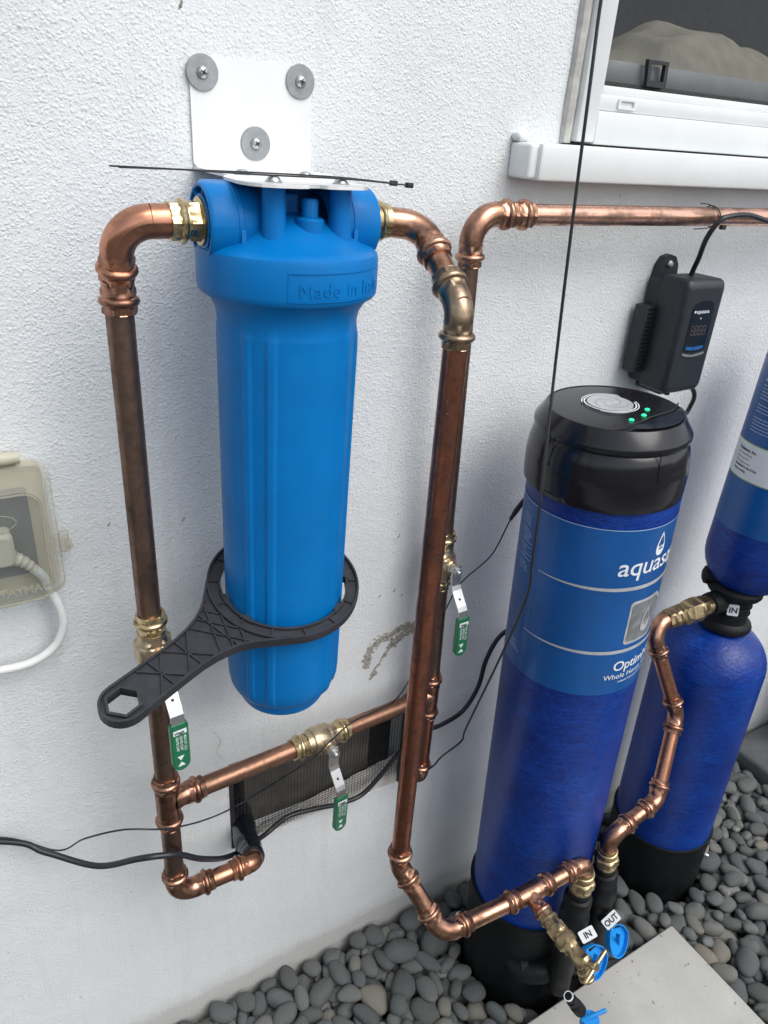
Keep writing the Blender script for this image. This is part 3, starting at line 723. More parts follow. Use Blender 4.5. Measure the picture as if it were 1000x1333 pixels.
for sx, xf in ((-1, 0.234), (1, 0.420)):
    # port drum: outer tube with recessed face, web fin toward the lid
    b_ = MB(); D = (sx, 0, 0); cz = 1.557; L0 = abs(xf-HX)
    lathe(b_, [(0.030, L0-0.060), (0.0370, L0-0.045), (0.0375, L0-0.0035), (0.0365, L0-0.001), (0.0355, L0), (0.0335, L0), (0.0328, L0-0.001), (0.0328, L0-0.018), (0.0262, L0-0.018), (0.0262, L0-0.001), (0.0235, L0-0.0005), (0.0190, L0-0.002), (0.0190, L0-0.03)], (HX, HY, cz), D, 64)
    for k in range(8):
        a = k*PI/4+0.2; box(b_, (HX+sx*(L0-0.009), HY+0.0295*math.cos(a), cz+0.0295*math.sin(a)), (0.015, 0.0072, 0.0018), 0, 1, Matrix.Rotation(a, 3, 'X'))
    p_ = obj('port', b_, 'blue_plastic', hous)
    f_ = MB(); lathe(f_, [(0.0, 0), (0.0365, 0), (0.038, 0.0015), (0.038, 0.0060), (0.0365, 0.0075), (0.0, 0.0075)], (HX+sx*(L0-0.034), HY, cz), D, 64)
    box(f_, (HX+sx*(L0-0.034)+sx*0.0025, HY, cz-0.022), (0.005, 0.078, 0.040), 0.001)
    obj('port_fin', f_, 'blue_plastic', p_)
    g_ = MB(); box(g_, (HX+sx*(L0-0.060), HY, cz-0.015), (0.05, 0.058, 0.034), 0.006, 3); obj('port_root', g_, 'blue_plastic', p_)
b_ = MB(); box(b_, (0.322, 0.800, 1.565), (0.150, 0.030, 0.056), 0.004, 2); box(b_, (0.322, 0.772, 1.562), (0.020, 0.05, 0.050), 0.003, 2); obj('lid_web', b_, 'blue_plastic', lid)
# raised frame and lettering on the collar
RC = 0.0965
def onc(th0, z0):
    def F(x, y, z): a = th0+x/RC; r = RC+0.0002+z; return Vector((HX+r*math.cos(a), HY+r*math.sin(a), z0+y))
    return F
tm = MB(); text(tm, 'Made in Italy', 0.0190, onc(math.radians(-107), 1.4995), bold=0.0, extr=0.0006, space=1.12)
obj('embossed_lettering', tm, 'blue_plastic', lid)
tm = MB(); Fc = onc(math.radians(-113), 1.4945)
for (u0, v0, u1, v1) in ((0, 0, 0.125, 0.0008), (0, 0.027, 0.125, 0.0278), (0, 0, 0.0008, 0.0278), (0.1245, 0, 0.125, 0.0278)):
    k = 24 if u1-u0 > 0.01 else 1
    for i in range(k):
        a, b = u0+(u1-u0)*i/k, u0+(u1-u0)*(i+1)/k
        tm.add([Fc(a, v0, 0), Fc(b, v0, 0), Fc(b, v1, 0), Fc(a, v1, 0), Fc(a, v0, .0006), Fc(b, v0, .0006), Fc(b, v1, .0006), Fc(a, v1, .0006)], [(4, 5, 6, 7), (0, 1, 5, 4), (3, 7, 6, 2)], None, False)
obj('embossed_frame', tm, 'blue_plastic', lid)

# bracket
br = thing('mounting_bracket', 'white steel angle bracket screwed to the stucco above the blue filter', 'bracket', (0.35, WY, 1.6))
mb = MB(); plate(mb, rrect(0.2765, 1.5985, 0.4225, 1.7085, 0.006), [], 0.0005, 0.0035, lambda u, v, h: Vector((u, WY-h, v)))
obj('wall_plate', mb, 'white_paint', br)
PL = [(0.2765, WY-0.001), (0.2765, 0.80), (0.2685, 0.79), (0.2630, 0.775), (0.2610, 0.73), (0.2650, 0.711), (0.2740, 0.700), (0.286, 0.694), (0.310, 0.692), (0.319, 0.695), (0.3245, 0.702), (0.334, 0.702), (0.339, 0.695), (0.348, 0.692), (0.376, 0.6935), (0.386, 0.700), (0.391, 0.712), (0.391, 0.77), (0.402, 0.785), (0.4225, 0.80), (0.4225, WY-0.001)]
mb = MB(); plate(mb, PL, [], 1.5955, 1.5985, lambda u, v, h: Vector((u, v, h)))
obj('shelf_plate', mb, 'white_paint', br)
for x_, z_ in ((0.2905, 1.6925), (0.407, 1.693), (0.351, 1.6255)):
    w_ = MB(); lathe(w_, [(0.0, 0.0058), (0.0175, 0.0058), (0.0180, 0.0053), (0.0180, 0.0036), (0, 0.0036)], (x_, WY, z_), (0, -1, 0), 40)
    wo_ = obj('washer', w_, 'washer', br)
    s_ = MB(); lathe(s_, [(0.0, 0.0110), (0.0030, 0.0108), (0.0052, 0.0096), (0.0066, 0.0072), (0.0068, 0.0059)], (x_, WY, z_), (0, -1, 0), 24)
    so_ = obj('screw', s_, 'zinc', wo_)
    c_ = MB(); an = random.uniform(0, 1.5)
    c_ = MB()
    for q in (0, PI/2):
        box(c_, (x_, WY-0.0110, z_), (0.0066, 0.0008, 0.0015), 0, 1, Matrix.Rotation(an+q, 3, 'Y'))
    so_.data.materials.append(MT['ink_black'])
    off = rootloc(so_)
    # the cross recess joins the screw mesh as dark faces
    me = so_.data; bm = bmesh.new(); bm.from_mesh(me); k0 = len(bm.verts)
    vv = [bm.verts.new((p[0]-off.x, p[1]-off.y, p[2]-off.z)) for p in c_.v]
    for f in c_.f:
        try: ff = bm.faces.new([vv[j] for j in f]); ff.material_index = 1
        except ValueError: pass
    bm.to_mesh(me); bm.free()
for bx, by in ((0.2945, 0.722), (0.3665, 0.722), (0.2945, 0.808), (0.3665, 0.808)):
    b_ = MB(); lathe(b_, [(0.0, 1.6042), (0.003, 1.6040), (0.0055, 1.6030), (0.0068, 1.6012), (0.0072, 1.5998), (0.0086, 1.5996), (0.0086, 1.5986)], (bx, by, 0), (0, 0, 1), 24)
    obj('bolt', b_, 'zinc', br)
# zip ties lying across the shelf
def ziptie(name, pts, label):
    t = thing(name, label, 'cable tie', pts[0], 'black cable ties lying across the bracket shelf')
    m_ = MB(); P = spline(pts, 10); vs = []
    for p in P: vs += [(p.x, p.y-0.0021, p.z-0.0006), (p.x, p.y+0.0021, p.z-0.0006), (p.x, p.y+0.0021, p.z+0.0007), (p.x, p.y-0.0021, p.z+0.0007)]
    m_.add(vs, [(i*4+k, i*4+(k+1) % 4, i*4+4+(k+1) % 4, i*4+4+k) for i in range(len(P)-1) for k in range(4)]+[(0, 3, 2, 1)], None, False)
    obj('strap', m_, 'black_plastic', t)
    h_ = MB(); box(h_, Vector(pts[-1])+Vector((0.003, 0, 0)), (0.007, 0.0062, 0.0048), 0.0006); obj('tie_head', h_, 'black_plastic', t)
ziptie('cable_tie', [(0.140, 0.700, 1.6085), (0.20, 0.703, 1.6075), (0.27, 0.702, 1.6058), (0.36, 0.695, 1.6050), (0.424, 0.690, 1.6018)], 'black cable tie on the bracket shelf whose head reaches furthest right')
ziptie('cable_tie', [(0.150, 0.712, 1.6070), (0.22, 0.716, 1.6068), (0.29, 0.720, 1.6062), (0.36, 0.716, 1.6052), (0.415, 0.706, 1.6022)], 'black cable tie on the bracket shelf whose head stops short of the other')

# ------------------------------------------------------------------ wrench hanging round the housing
def wrench():
    t = thing('filter_wrench', 'black plastic ring spanner with ribbed handle and hexagon hole hung round the blue housing', 'wrench', (HX, HY, 1.1195))
    C = Vector((0.3244, 0.7646, 1.1195-0.004)); n = Vector((-0.0197, -0.2288, 0.9733)).normalized()
    h = Vector((0.0918, 0.6558, 1.0892)); u = (h-Vector((0.3244, 0.7646, 1.1195))); Lh = u.length; u = (u-n*u.dot(n)).normalized(); v = n.cross(u)
    F = lambda a, b, c: C+u*a+v*b+n*(c-0.012)
    ro, ri, T = 0.0995, 0.0822, 0.0125
    m_ = MB(); vs = []; fs = []; nn_ = 96; pr = [(ri, 0), (ro, 0), (ro+0.0005, T*0.5), (ro, T), (ro-0.0026, T), (ro-0.0028, T-0.004), (ri+0.0028, T-0.004), (ri+0.0026, T), (ri, T)]
    for i in range(nn_):
        a = 2*PI*i/nn_
        for r, s in pr: vs.append(F(r*math.cos(a), r*math.sin(a), s))
    k = len(pr)
    fs = [(i*k+j, ((i+1) % nn_)*k+j, ((i+1) % nn_)*k+(j+1) % k, i*k+(j+1) % k) for i in range(nn_) for j in range(k)]
    m_.add(vs, fs, None, False)
    ring = obj('ring', m_, 'wrench', t)
    for i in range(14):
        a = 2*PI*i/14+0.12; m_ = MB(); Rm = basis(u*math.cos(a)+v*math.sin(a), v*math.cos(a)-u*math.sin(a), n)
        box(m_, F((ro+ri)/2*math.cos(a), (ro+ri)/2*math.sin(a), T-0.0028), (ro-ri-0.005, 0.0016, 0.003), 0, 1, Rm); obj('ring_rib', m_, 'wrench', ring)
    for a in (0.15, 1.72, 3.29, 4.86, 2.5, 5.9):
        m_ = MB(); Rm = basis(u*math.cos(a)+v*math.sin(a), v*math.cos(a)-u*math.sin(a), n)
        hexa(m_, [F((ri-0.003)*math.cos(a+q), (ri-0.003)*math.sin(a+q), z_) if False else F(r_*math.cos(a+q), r_*math.sin(a+q), 0.001) for r_, q in ((ri+0.004, -0.11), (ri-0.0028, -0.075), (ri-0.0028, 0.075), (ri+0.004, 0.11))],
             [F(r_*math.cos(a+q), r_*math.sin(a+q), T+0.0002) for r_, q in ((ri+0.004, -0.11), (ri-0.0028, -0.075), (ri-0.0028, 0.075), (ri+0.004, 0.11))])
        obj('tooth', m_, 'wrench', ring)
    def hw(x):
        p = [(0.070, 0.0695), (0.085, 0.0575), (0.097, 0.0475), (0.110, 0.0385), (0.125, 0.0320), (0.145, 0.0268), (0.165, 0.0242), (0.19, 0.0236), (0.26, 0.0250), (0.3, 0.0250)]
        for (a, b), (c, d) in zip(p, p[1:]):
            if x <= c: return b+(d-b)*(x-a)/(c-a)
        return p[-1][1]
    ur = [0.070+0.0095*i for i in range(20)]
    ur = [x for x in ur if x < Lh]
    up_ = [(x, hw(x)) for x in ur]; lo_ = [(x, -hw(x)) for x in ur]
    endc = [(Lh+hw(Lh)*math.cos(a), hw(Lh)*math.sin(a)) for a in [PI/2-PI*i/12 for i in range(13)]]
    inner = [(math.sqrt(max(0, (ro-0.003)**2-y_*y_)), y_) for y_ in [-0.0685+0.137*i/16 for i in range(17)]]
    outline = up_+endc+lo_[::-1]; outline = outline[::-1]       # counter-clockwise
    outline += inner[1:-1][::-1] if False else []
    hexh = [(Lh+0.0178*math.cos(a), 0.0178*math.sin(a)) for a in [PI/6*0+PI/3*i for i in range(6)]]
    # web, cut where the ring begins
    ol = [p for p in outline if math.hypot(*p) > ro-0.004]
    start = [(math.cos(a)*(ro-0.002), math.sin(a)*(ro-0.002)) for a in [math.atan2(-hw(0.070), 0.070)+(2*math.atan2(hw(0.070), 0.070))*i/18 for i in range(19)]]
    ol = ol  # lower side ... tip ... upper side in CCW order
    # order: outline runs lower->tip->upper after reversal
    web = ol+start[::-1]
    m_ = MB(); plate(m_, web, [hexh[::-1]], 0.0008, T-0.0042, F)
    hd = obj('handle', m_, 'wrench', t)
    def wall(path, w, closed=False, z0=0.0, z1=T):
        P = [Vector((a, b, 0)) for a, b in path]; mm = MB(); vs = []; k_ = len(P)
        for i in range(k_):
            a = P[(i-1) % k_] if closed or i > 0 else P[i]; b = P[(i+1) % k_] if closed or i < k_-1 else P[i]
            tt = (b-a).normalized(); nr = Vector((-tt.y, tt.x, 0)); p, q = P[i]-nr*w/2, P[i]+nr*w/2
            vs += [F(p.x, p.y, z0), F(q.x, q.y, z0), F(q.x, q.y, z1), F(p.x, p.y, z1)]
        rng_ = range(k_) if closed else range(k_-1)
        mm.add(vs, [(i*4+j, ((i+1) % k_)*4+j, ((i+1) % k_)*4+(j+1) % 4, i*4+(j+1) % 4) for i in rng_ for j in range(4)]+([] if closed else [(0, 1, 2, 3), ((k_-1)*4+3, (k_-1)*4+2, (k_-1)*4+1, (k_-1)*4)]), None, False)
        return mm
    obj('handle_rim', wall(ol, 0.0030), 'wrench', hd)
    obj('hexagon_rim', wall([(Lh+0.0195*math.cos(a), 0.0195*math.sin(a)) for a in [PI/3*i for i in range(6)]], 0.0034, True), 'wrench', hd)
    def clip(p, q):
        pts = []
        for i in range(41):
            s = i/40; x_ = p[0]+(q[0]-p[0])*s; y_ = p[1]+(q[1]-p[1])*s
            if math.hypot(x_, y_) > ro and abs(y_) < hw(x_)-0.001 and math.hypot(x_-Lh, y_) > 0.021 and x_ > 0.05: pts.append((x_, y_))
        return pts
    segs = []
    for x_ in (0.078, 0.096, 0.114): segs += [((x_-0.03, -0.075), (x_+0.052, 0.075)), ((x_-0.03, 0.075), (x_+0.052, -0.075))]
    for x_ in (0.145, 0.185): segs += [((x_, -0.026), (x_+0.042, 0.026)), ((x_, 0.026), (x_+0.042, -0.026))]
    segs += [((0.118, -0.06), (0.118, 0.06)), ((0.166, -0.04), (0.166, 0.04)), ((0.206, -0.04), (0.206, 0.04))]
    for p, q in segs:
        c_ = clip(p, q)
        if len(c_) > 3: obj('handle_rib', wall([c_[0], c_[-1]], 0.0019, False, T-0.0045, T-0.0012), 'wrench', hd)
wrench()

# ------------------------------------------------------------------ copper pipework
R0 = 0.0143
def collar(mb, p, d, L0=0.0, body=0.0160, sc=1.0, n=42):
    """press-fit socket: hexagonal crimp, O-ring bead, crimped skirt; starts at p and runs along d"""
    k = sc
    pr = [(0.0140*k, -0.002), (body*k, -0.002), (body*k, L0), (0.0163*k, L0+0.002), (0.0166*k, L0+0.004), (0.0168*k, L0+0.0095), (0.0165*k, L0+0.0105), (0.0165*k, L0+0.0115), (0.0188*k, L0+0.0125), (0.0202*k, L0+0.0142), (0.0205*k, L0+0.0160), (0.0202*k, L0+0.0178), (0.0188*k, L0+0.0195), (0.0166*k, L0+0.0205), (0.0164*k, L0+0.0215), (0.0168*k, L0+0.0225), (0.0168*k, L0+0.0280), (0.0164*k, L0+0.0288), (0.0140*k, L0+0.0288)]
    hx = [0, 0, 0, 0, 2, 2, 0, 0, 0, 0, 0, 0, 0, 0, 0, 2, 2, 0, 0]
    lathe(mb, pr, p, d, n, hexes=hx)
    return Vector(p)+Vector(d).normalized()*(L0+0.0288)
def pipe(par, p0, p1, mat='copper_mid', r=R0, sag=0):
    mb = MB(); p0, p1 = Vector(p0), Vector(p1); k = max(2, int((p1-p0).length/0.03))
    sweep(mb, [p0+(p1-p0)*i/k for i in range(k+1)], r, 40); return obj('pipe', mb, mat, par)
def elbow(par, p0, c, p1, R, mat='copper_fit', ca=True, cb=True, la=0.0, lb=0.0, rb=0.0162, label=None):
    A = arc(p0, c, p1, R, 16); mb = MB(); sweep(mb, A, rb, 40, False)
    p0, c, p1 = Vector(p0), Vector(c), Vector(p1)
    ea = A[0]; eb = A[-1]
    if ca: ea = collar(mb, A[0], (p0-c), la, rb)
    if cb: eb = collar(mb, A[-1], (p1-c), lb, rb)
    o = obj('elbow', mb, mat, par, label); return o, A[0], A[-1], ea, eb
def tee(par, a, c, b, br, mat='copper_fit', lb=0.012, sc=0.86):
    mb = MB(); a, c, b, br = map(Vector, (a, c, b, br)); da = (a-c).normalized(); db = (b-c).normalized(); dr = (br-c).normalized()
    sweep(mb, [c+da*0.022, c+da*0.01, c, c+db*0.01, c+db*0.022], 0.0170, 40, False)
    lathe(mb, [(0.0185*sc, 0.008), (0.0165*sc, 0.017), (0.0158*sc, 0.022), (0.0158*sc, 0.022+lb)], c, dr, 36)
    collar(mb, c+da*0.022, da, 0, 0.0166); collar(mb, c+db*0.022, db, 0, 0.0166); e = collar(mb, c+dr*(0.022+lb), dr, 0, 0.0160, sc)
    return obj('tee', mb, mat, par), e
def coupling(par, p, d, mat='copper_fit'):
    mb = MB(); p = Vector(p); d = Vector(d).normalized(); collar(mb, p, d); collar(mb, p, -d); return obj('coupling', mb, mat, par)
def hexnut(mb, p, d, r, L_, n=36, flat=True):
    lathe(mb, [(r*0.55, 0), (r*0.93, 0), (r, 0.0015), (r, L_-0.0015), (r*0.93, L_), (r*0.55, L_)], p, d, 60, hexes=[0, 0, 2, 2, 0, 0], smooth=False)

# left riser
LX, LY = 0.154, 0.79
left = thing('copper_riser', 'dark brown tarnished copper riser left of the blue housing with bright press fittings', 'pipe', (LX, LY, 0.55), 'copper pipe runs on the wall')
ad = MB(); P0 = Vector((0.240, HY, 1.558))
lathe(ad, [(0.014, -0.01), (0.0215, -0.01), (0.0218, 0.004), (0.0205, 0.0055), (0.0205, 0.0075), (0.0228, 0.0085), (0.0228, 0.0105), (0.0192, 0.0120), (0.0187, 0.0215), (0.0180, 0.0225), (0.0180, 0.0240), (0.0205, 0.0255), (0.0212, 0.0275), (0.0205, 0.0295), (0.0180, 0.0310), (0.0184, 0.0325), (0.0184, 0.0400), (0.0178, 0.0408), (0.014, 0.0408)], (0.243, HY, 1.558), (-1, 0, 0), 60, hexes=[0, 2, 2, 0, 0, 0, 0, 2, 2, 0, 0, 0, 0, 0, 0, 2, 2, 0, 0])
obj('brass_adapter', ad, 'brass', left)
c1 = (0.1555, 0.770, 1.5565); c2 = (0.1545, 0.788, 1.502)
o_, a0_, a1_, e0, e1 = elbow(left, (0.205, HY, 1.558), c1, c2, 0.034, 'copper_mid', False, True)
m_ = MB(); sweep(m_, [(0.206, HY, 1.558), a0_], 0.0162, 40, False); obj('elbow_neck', m_, 'copper_mid', left)
elbow(left, a1_, (0.1545, LY-0.002, 1.4985), (LX, LY, 1.40), 0.02, 'copper_fit', False, True)
TZ = 0.765
pipe(left, (LX, LY, 1.490), (LX, LY, 1.095), 'copper_dark'); pipe(left, (LX, LY, 0.99), (LX, LY, TZ+0.02), 'copper_dark')
B0 = Vector((LX, LY, TZ)); B1 = Vector((0.651, 0.85, 0.728))
tee(left, (LX, LY, 1), B0, (LX, LY, 0.6), B1, 'copper_fit', 0.004, 1.0)
pipe(left, (LX, LY, TZ-0.03), (LX, LY, 0.59), 'copper_dark')
LC = (LX, LY, 0.556)
o_, a0_, a1_, e0, e1 = elbow(left, (LX, LY, 0.7), LC, (0.3, LY, 0.556), 0.030, 'copper_new', True, True)
pipe(left, a1_, (0.262, LY, 0.556), 'copper_mid')
elbow(left, (0.22, LY, 0.556), (0.285, LY, 0.556), (0.292, 0.84, 0.524), 0.015, 'copper_mid', True, False, rb=0.0155)
tp = MB(); TP = spline([(0.2860, 0.798, 0.5515), (0.291, 0.83, 0.533), (0.298, 0.87, 0.508), (0.309, 0.915, 0.492), (0.318, 0.97, 0.480)], 8); rt = random.Random(3)
sweep(tp, TP, [0.0163+0.0018*abs(math.sin(i*1.7))+rt.uniform(0, .0012)+min(i, 12)*0.0003 for i in range(len(TP))], 18)
tag(obj('pipe_wrap', tp, 'tape'), 'crinkled black tape wrapped round the pipe stub entering the vent corner', 'tape')

# bypass run
byp = thing('copper_bypass_pipe', 'brown copper bypass pipe crossing in front of the foundation vent', 'pipe', (0.40, 0.82, 0.75), 'copper pipe runs on the wall')
bd_ = (B1-B0).normalized(); VB = B0+bd_*0.262
pipe(byp, B0+bd_*0.045, VB-bd_*0.04, 'copper_brown'); pipe(byp, VB+bd_*0.04, B1-bd_*0.02, 'copper_brown')

# ball valves with lever handles
def ball_valve(label, c, d, stem, lean=0.0):
    c = Vector(c); d = Vector(d).normalized(); s = Vector(stem); s = (s-d*s.dot(d)).normalized()
    t = thing('ball_valve', label, 'valve', c, 'brass ball valves with green lever handles')
    mb = MB()
    lathe(mb, [(0.014, -0.028), (0.0188, -0.028), (0.0195, -0.024), (0.0195, -0.019), (0.0222, -0.0175), (0.0235, -0.012), (0.0235, 0.009), (0.0225, 0.0105), (0.0215, 0.0115), (0.0215, 0.016), (0.0188, 0.019), (0.0180, 0.026), (0.014, 0.026)], c, d, 48, hexes=[0, 0, 0, 0, 0, 0, 0, 0, 2, 2, 0, 0, 0])
    obj('body', mb, 'bronze', t)
    for sg in (-1, 1):
        e = MB(); collar(e, c+d*sg*0.025, d*sg, 0.0, 0.0172, 1.03); obj('press_end', e, 'brass', t)
    st = MB(); lathe(st, [(0.0125, 0.012), (0.0115, 0.028), (0.0095, 0.030), (0.0095, 0.036), (0, 0.036)], c, s, 28); obj('stem', st, 'bronze', t)
    nt_ = MB(); hexnut(nt_, c+s*0.0355, s, 0.0092, 0.005); lathe(nt_, [(0.0045, 0.0405), (0.0045, 0.051), (0.0035, 0.0522), (0, 0.0522)], c, s, 18)
    hexnut(nt_, c+s*0.0432, s, 0.0078, 0.0052); obj('nut', nt_, 'zinc', t)
    z = Vector((0, 0, 1)); side = z.cross(s).normalized(); dnv = (-z+side*lean).normalized(); side = s.cross(dnv).normalized()
    P = [(0.0425, -0.011), (0.0425, 0.0), (0.0425, 0.020), (0.0432, 0.026), (0.0470, 0.0335), (0.0640, 0.0560), (0.0680, 0.0625), (0.0700, 0.0700), (0.0712, 0.090), (0.0712, 0.148)]
    pts = [c+s*a+dnv*b for a, b in P]
    def strip(pts, ws, th, rnd_end=False):
        m_ = MB(); vs = []
        for i, p in enumerate(pts):
            tt = (pts[min(i+1, len(pts)-1)]-pts[max(i-1, 0)]).normalized(); nn = side.cross(tt).normalized(); w = ws[i]/2
            vs += [p-side*w-nn*th/2, p+side*w-nn*th/2, p+side*w+nn*th/2, p-side*w+nn*th/2]
        m_.add(vs, [(i*4+j, i*4+(j+1) % 4, i*4+4+(j+1) % 4, i*4+4+j) for i in range(len(pts)-1) for j in range(4)]+[(3, 2, 1, 0), tuple(len(vs)-4+j for j in range(4))], None, False)
        return m_
    m_ = strip(pts[:9], [0.014, 0.0175, 0.0175, 0.0175, 0.0175, 0.0175, 0.0175, 0.0175, 0.0175], 0.0028)
    lv = obj('lever', m_, 'zinc', t)
    hp = c+s*0.0560+dnv*0.0462; hn = (side.cross((pts[5]-pts[4]).normalized())).normalized()
    if hn.dot(s) < 0: hn = -hn
    h_ = MB(); lathe(h_, [(0.0, 0.0022), (0.0022, 0.0022), (0.0024, 0.0012)], hp, hn, 14); obj('lever_hole', h_, 'ink_black', lv)
    G = MB(); g0, g1 = 0.0735, 0.150; w = 0.0235; out = []
    F = lambda a, b, h: c+s*(0.0707+h)+dnv*a+side*b
    ol = [(g0, -w/2+0.001), (g0+0.002, -w/2)]+[(g1-w/2+w/2*math.cos(q), w/2*math.sin(q)) for q in [-PI/2+PI*i/12 for i in range(13)]]+[(g0+0.002, w/2), (g0, w/2-0.001)]
    plate(G, ol, [], -0.0040, 0.0030, F)
    inn = [(g0+0.0012+(a-g0)*0.975, b*0.90) for a, b in ol]; plate(G, inn, [], 0.0031, 0.0040, F)
    gp_ = obj('grip', G, 'green_grip', lv)
    # print on the grip: white box with the maker's word, two lines of rating, two triangles; it reads along the grip
    pm_ = MB()
    # read from the viewer: right = b sign so that text is not mirrored
    sg = -1 if side.dot(Vector((1, 0, 0))) < 0 else 1
    Q = lambda a, b, h=0.0: F(a, b*sg, 0.0046+h)
    bx_ = [(g0+0.0065, -0.0088), (g0+0.0065, 0.0088), (g0+0.0145, 0.0088), (g0+0.0145, -0.0088)]
    pm_.add([Q(*q) for q in bx_], [(0, 1, 2, 3), (3, 2, 1, 0)][:1], None, False)
    for ln, tx in ((0.0045, 'MAX AT 1/2-2'), (-0.0008, '250 PSI CWP'), (-0.0060, '600 PSI CWP')):
        text(pm_, tx, 0.0050, lambda x, y, z, ln=ln: Q(g0+0.0175+x*0.9, ln+y), bold=0.01, space=0.95)
    for q0 in (0.0505, 0.0605):
        a0 = g0+q0; tri = [(a0, -0.0060), (a0, 0.0035), (a0+0.0075, -0.0012)] if q0 < 0.055 else [(a0+0.0072, -0.0060), (a0+0.0072, 0.0045), (a0, -0.0008)]
        pm_.add([Q(*p) for p in tri], [(0, 1, 2)], None, False)
    obj('grip_print', pm_, 'ink_white', gp_)
    pk = MB(); text(pk, 'viega', 0.0066, lambda x, y, z: Q(g0+0.0130-y, -0.0074+x, 0.0004), bold=0.03)
    obj('grip_word', pk, 'ink_black', gp_)
    return t
ball_valve('brass ball valve on the left riser half covered by the wrench handle', (LX+0.001, LY, 1.043), (0, 0, 1), (0.10, -1, 0), 0.0)
ball_valve('brass ball valve on the bypass pipe in front of the vent mesh', VB, bd_, (0.0, -1, 0.10), -0.02)
RX, RY = 0.651, 0.85
ball_valve('brass ball valve on the rear riser peeping out right of the red brown pipe', (RX-0.008, RY, 1.022), (0, 0, 1), (0.02, -1, 0.05), 0.03)

# rear riser and the long run under the sill
rear = thing('copper_rear_riser', 'bright copper riser and long horizontal pipe running right along the wall under the window sill', 'pipe', (RX, RY, 0.5), 'copper pipe runs on the wall')
o_, a0_, a1_, e0, e1 = elbow(rear, (RX-0.010, RY, 1.3), (RX-0.023, RY, 1.558), (0.9, RY, 1.558), 0.036, 'copper_new', True, True)
coupling(rear, (0.7185, RY, 1.558), (1, 0, 0), 'copper_new') if False else None
cm = MB(); collar(cm, (0.697, RY, 1.558), (1, 0, 0)); obj('coupling', cm, 'copper_new', rear)
pipe(rear, (0.655, RY, 1.558), (2.6, RY, 1.560), 'copper_run')
pipe(rear, (RX-0.022, RY, 1.53), (RX-0.009, RY, 1.07), 'copper_dark'); pipe(rear, (RX-0.006, RY, 0.975), (RX, RY, 0.76), 'copper_dark')
tee(rear, (RX, RY, 1), B1, (RX, RY, 0.5), B0, 'copper_fit', 0.002, 1.0)
pipe(rear, (RX, RY, 0.70), (RX, RY, 0.56), 'copper_red')
elbow(rear, (RX, RY, 0.7), (RX-0.001, RY, 0.512), (RX-0.001, 0.95, 0.512), 0.024, 'copper_fit', True, False)

# front riser: right port, down in front of the wall, then out to the IN valve
fr_ = thing('copper_front_riser', 'reddish brown copper riser from the right port down and out to the valve marked IN', 'pipe', (0.48, 0.655, 0.5), 'copper pipe runs on the wall')
ad = MB()
lathe(ad, [(0.014, -0.012), (0.0205, -0.012), (0.0205, 0.006), (0.0190, 0.0070), (0.0185, 0.0100), (0.0205, 0.0115), (0.0212, 0.0135), (0.0205, 0.0155), (0.0183, 0.0170), (0.0185, 0.0230), (0.0176, 0.0240), (0.014, 0.0240)], (0.423, HY, 1.559), (1, 0, 0), 48)
obj('brass_adapter', ad, 'brass', fr_)
MX, MY = 0.4805, 0.655
q1 = Vector((0.486, 0.752, 1.556)); q2 = Vector((MX, MY, 1.486))
o_, a0_, a1_, e0, e1 = elbow(fr_, (0.44, HY, 1.559), q1, q2, 0.030, 'copper_new', False, True)
m_ = MB(); sweep(m_, [(0.440, HY, 1.559), a0_], 0.0162, 40, False); obj('elbow_neck', m_, 'copper_new', fr_)
pipe(fr_, a1_, q2, 'copper_new')
mdir = (q2-q1).normalized()
o_, a0_, a1_, e0, e1 = elbow(fr_, q1, q2, (MX, MY, 1.2), 0.030, 'copper_grey', True, True, label='older greyed fitting between bright copper parts')
z1 = a1_.z
m1 = Vector((MX, MY, 0.590)); m2 = Vector((0.522, 0.572, 0.492)); TE = Vector((0.700, 0.566, 0.4865)); EL = Vector((0.833, 0.5645, 0.4905))
pipe(fr_, (MX, MY, z1), (MX, MY, 0.612), 'copper_red')
o_, a0_, b0_, e0, e1 = elbow(fr_, (MX, MY, 0.9), m1, m2, 0.030, 'copper_new', True, True)
o_, b1_, b2_, e0, e1 = elbow(fr_, m1, m2, TE, 0.036, 'copper_new', True, True)
pipe(fr_, b0_, b1_, 'copper_new'); pipe(fr_, b2_, TE, 'copper_new')
HB = Vector((0.703, 0.35, 0.482))
tee(fr_, m2, TE, EL, HB, 'copper_new', 0.0, 0.82); pipe(fr_, TE, EL+(TE-EL).normalized()*0.02, 'copper_new')
ID = Vector((0.845, 0.5655, 0.30))
o_, a0_, in0, e0, e1 = elbow(fr_, TE, EL, ID, 0.024, 'copper_new', True, False)

def brass_nut(par, p, d, name='brass_nut', mat='brass_dull'):
    m_ = MB(); p = Vector(p); d = Vector(d).normalized()
    lathe(m_, [(0.013, -0.004), (0.0172, -0.004), (0.0178, 0.004), (0.0200, 0.005), (0.0203, 0.0065), (0.0200, 0.008), (0.0184, 0.009), (0.0186, 0.021), (0.0205, 0.0225)], p, d, 48)
    lathe(m_, [(0.0205, 0.0225), (0.0228, 0.0235), (0.0228, 0.0400), (0.0215, 0.0415), (0.0205, 0.0425), (0.0215, 0.0435), (0.0215, 0.050), (0.0205, 0.0512), (0.010, 0.0512)], p, d, 60, hexes=[0, 2, 2, 0, 0, 0, 0, 0, 0], smooth=False)
    obj(name, m_, mat, par); return p+d*0.051
idr = (ID-EL).normalized(); nb = brass_nut(fr_, in0, idr)

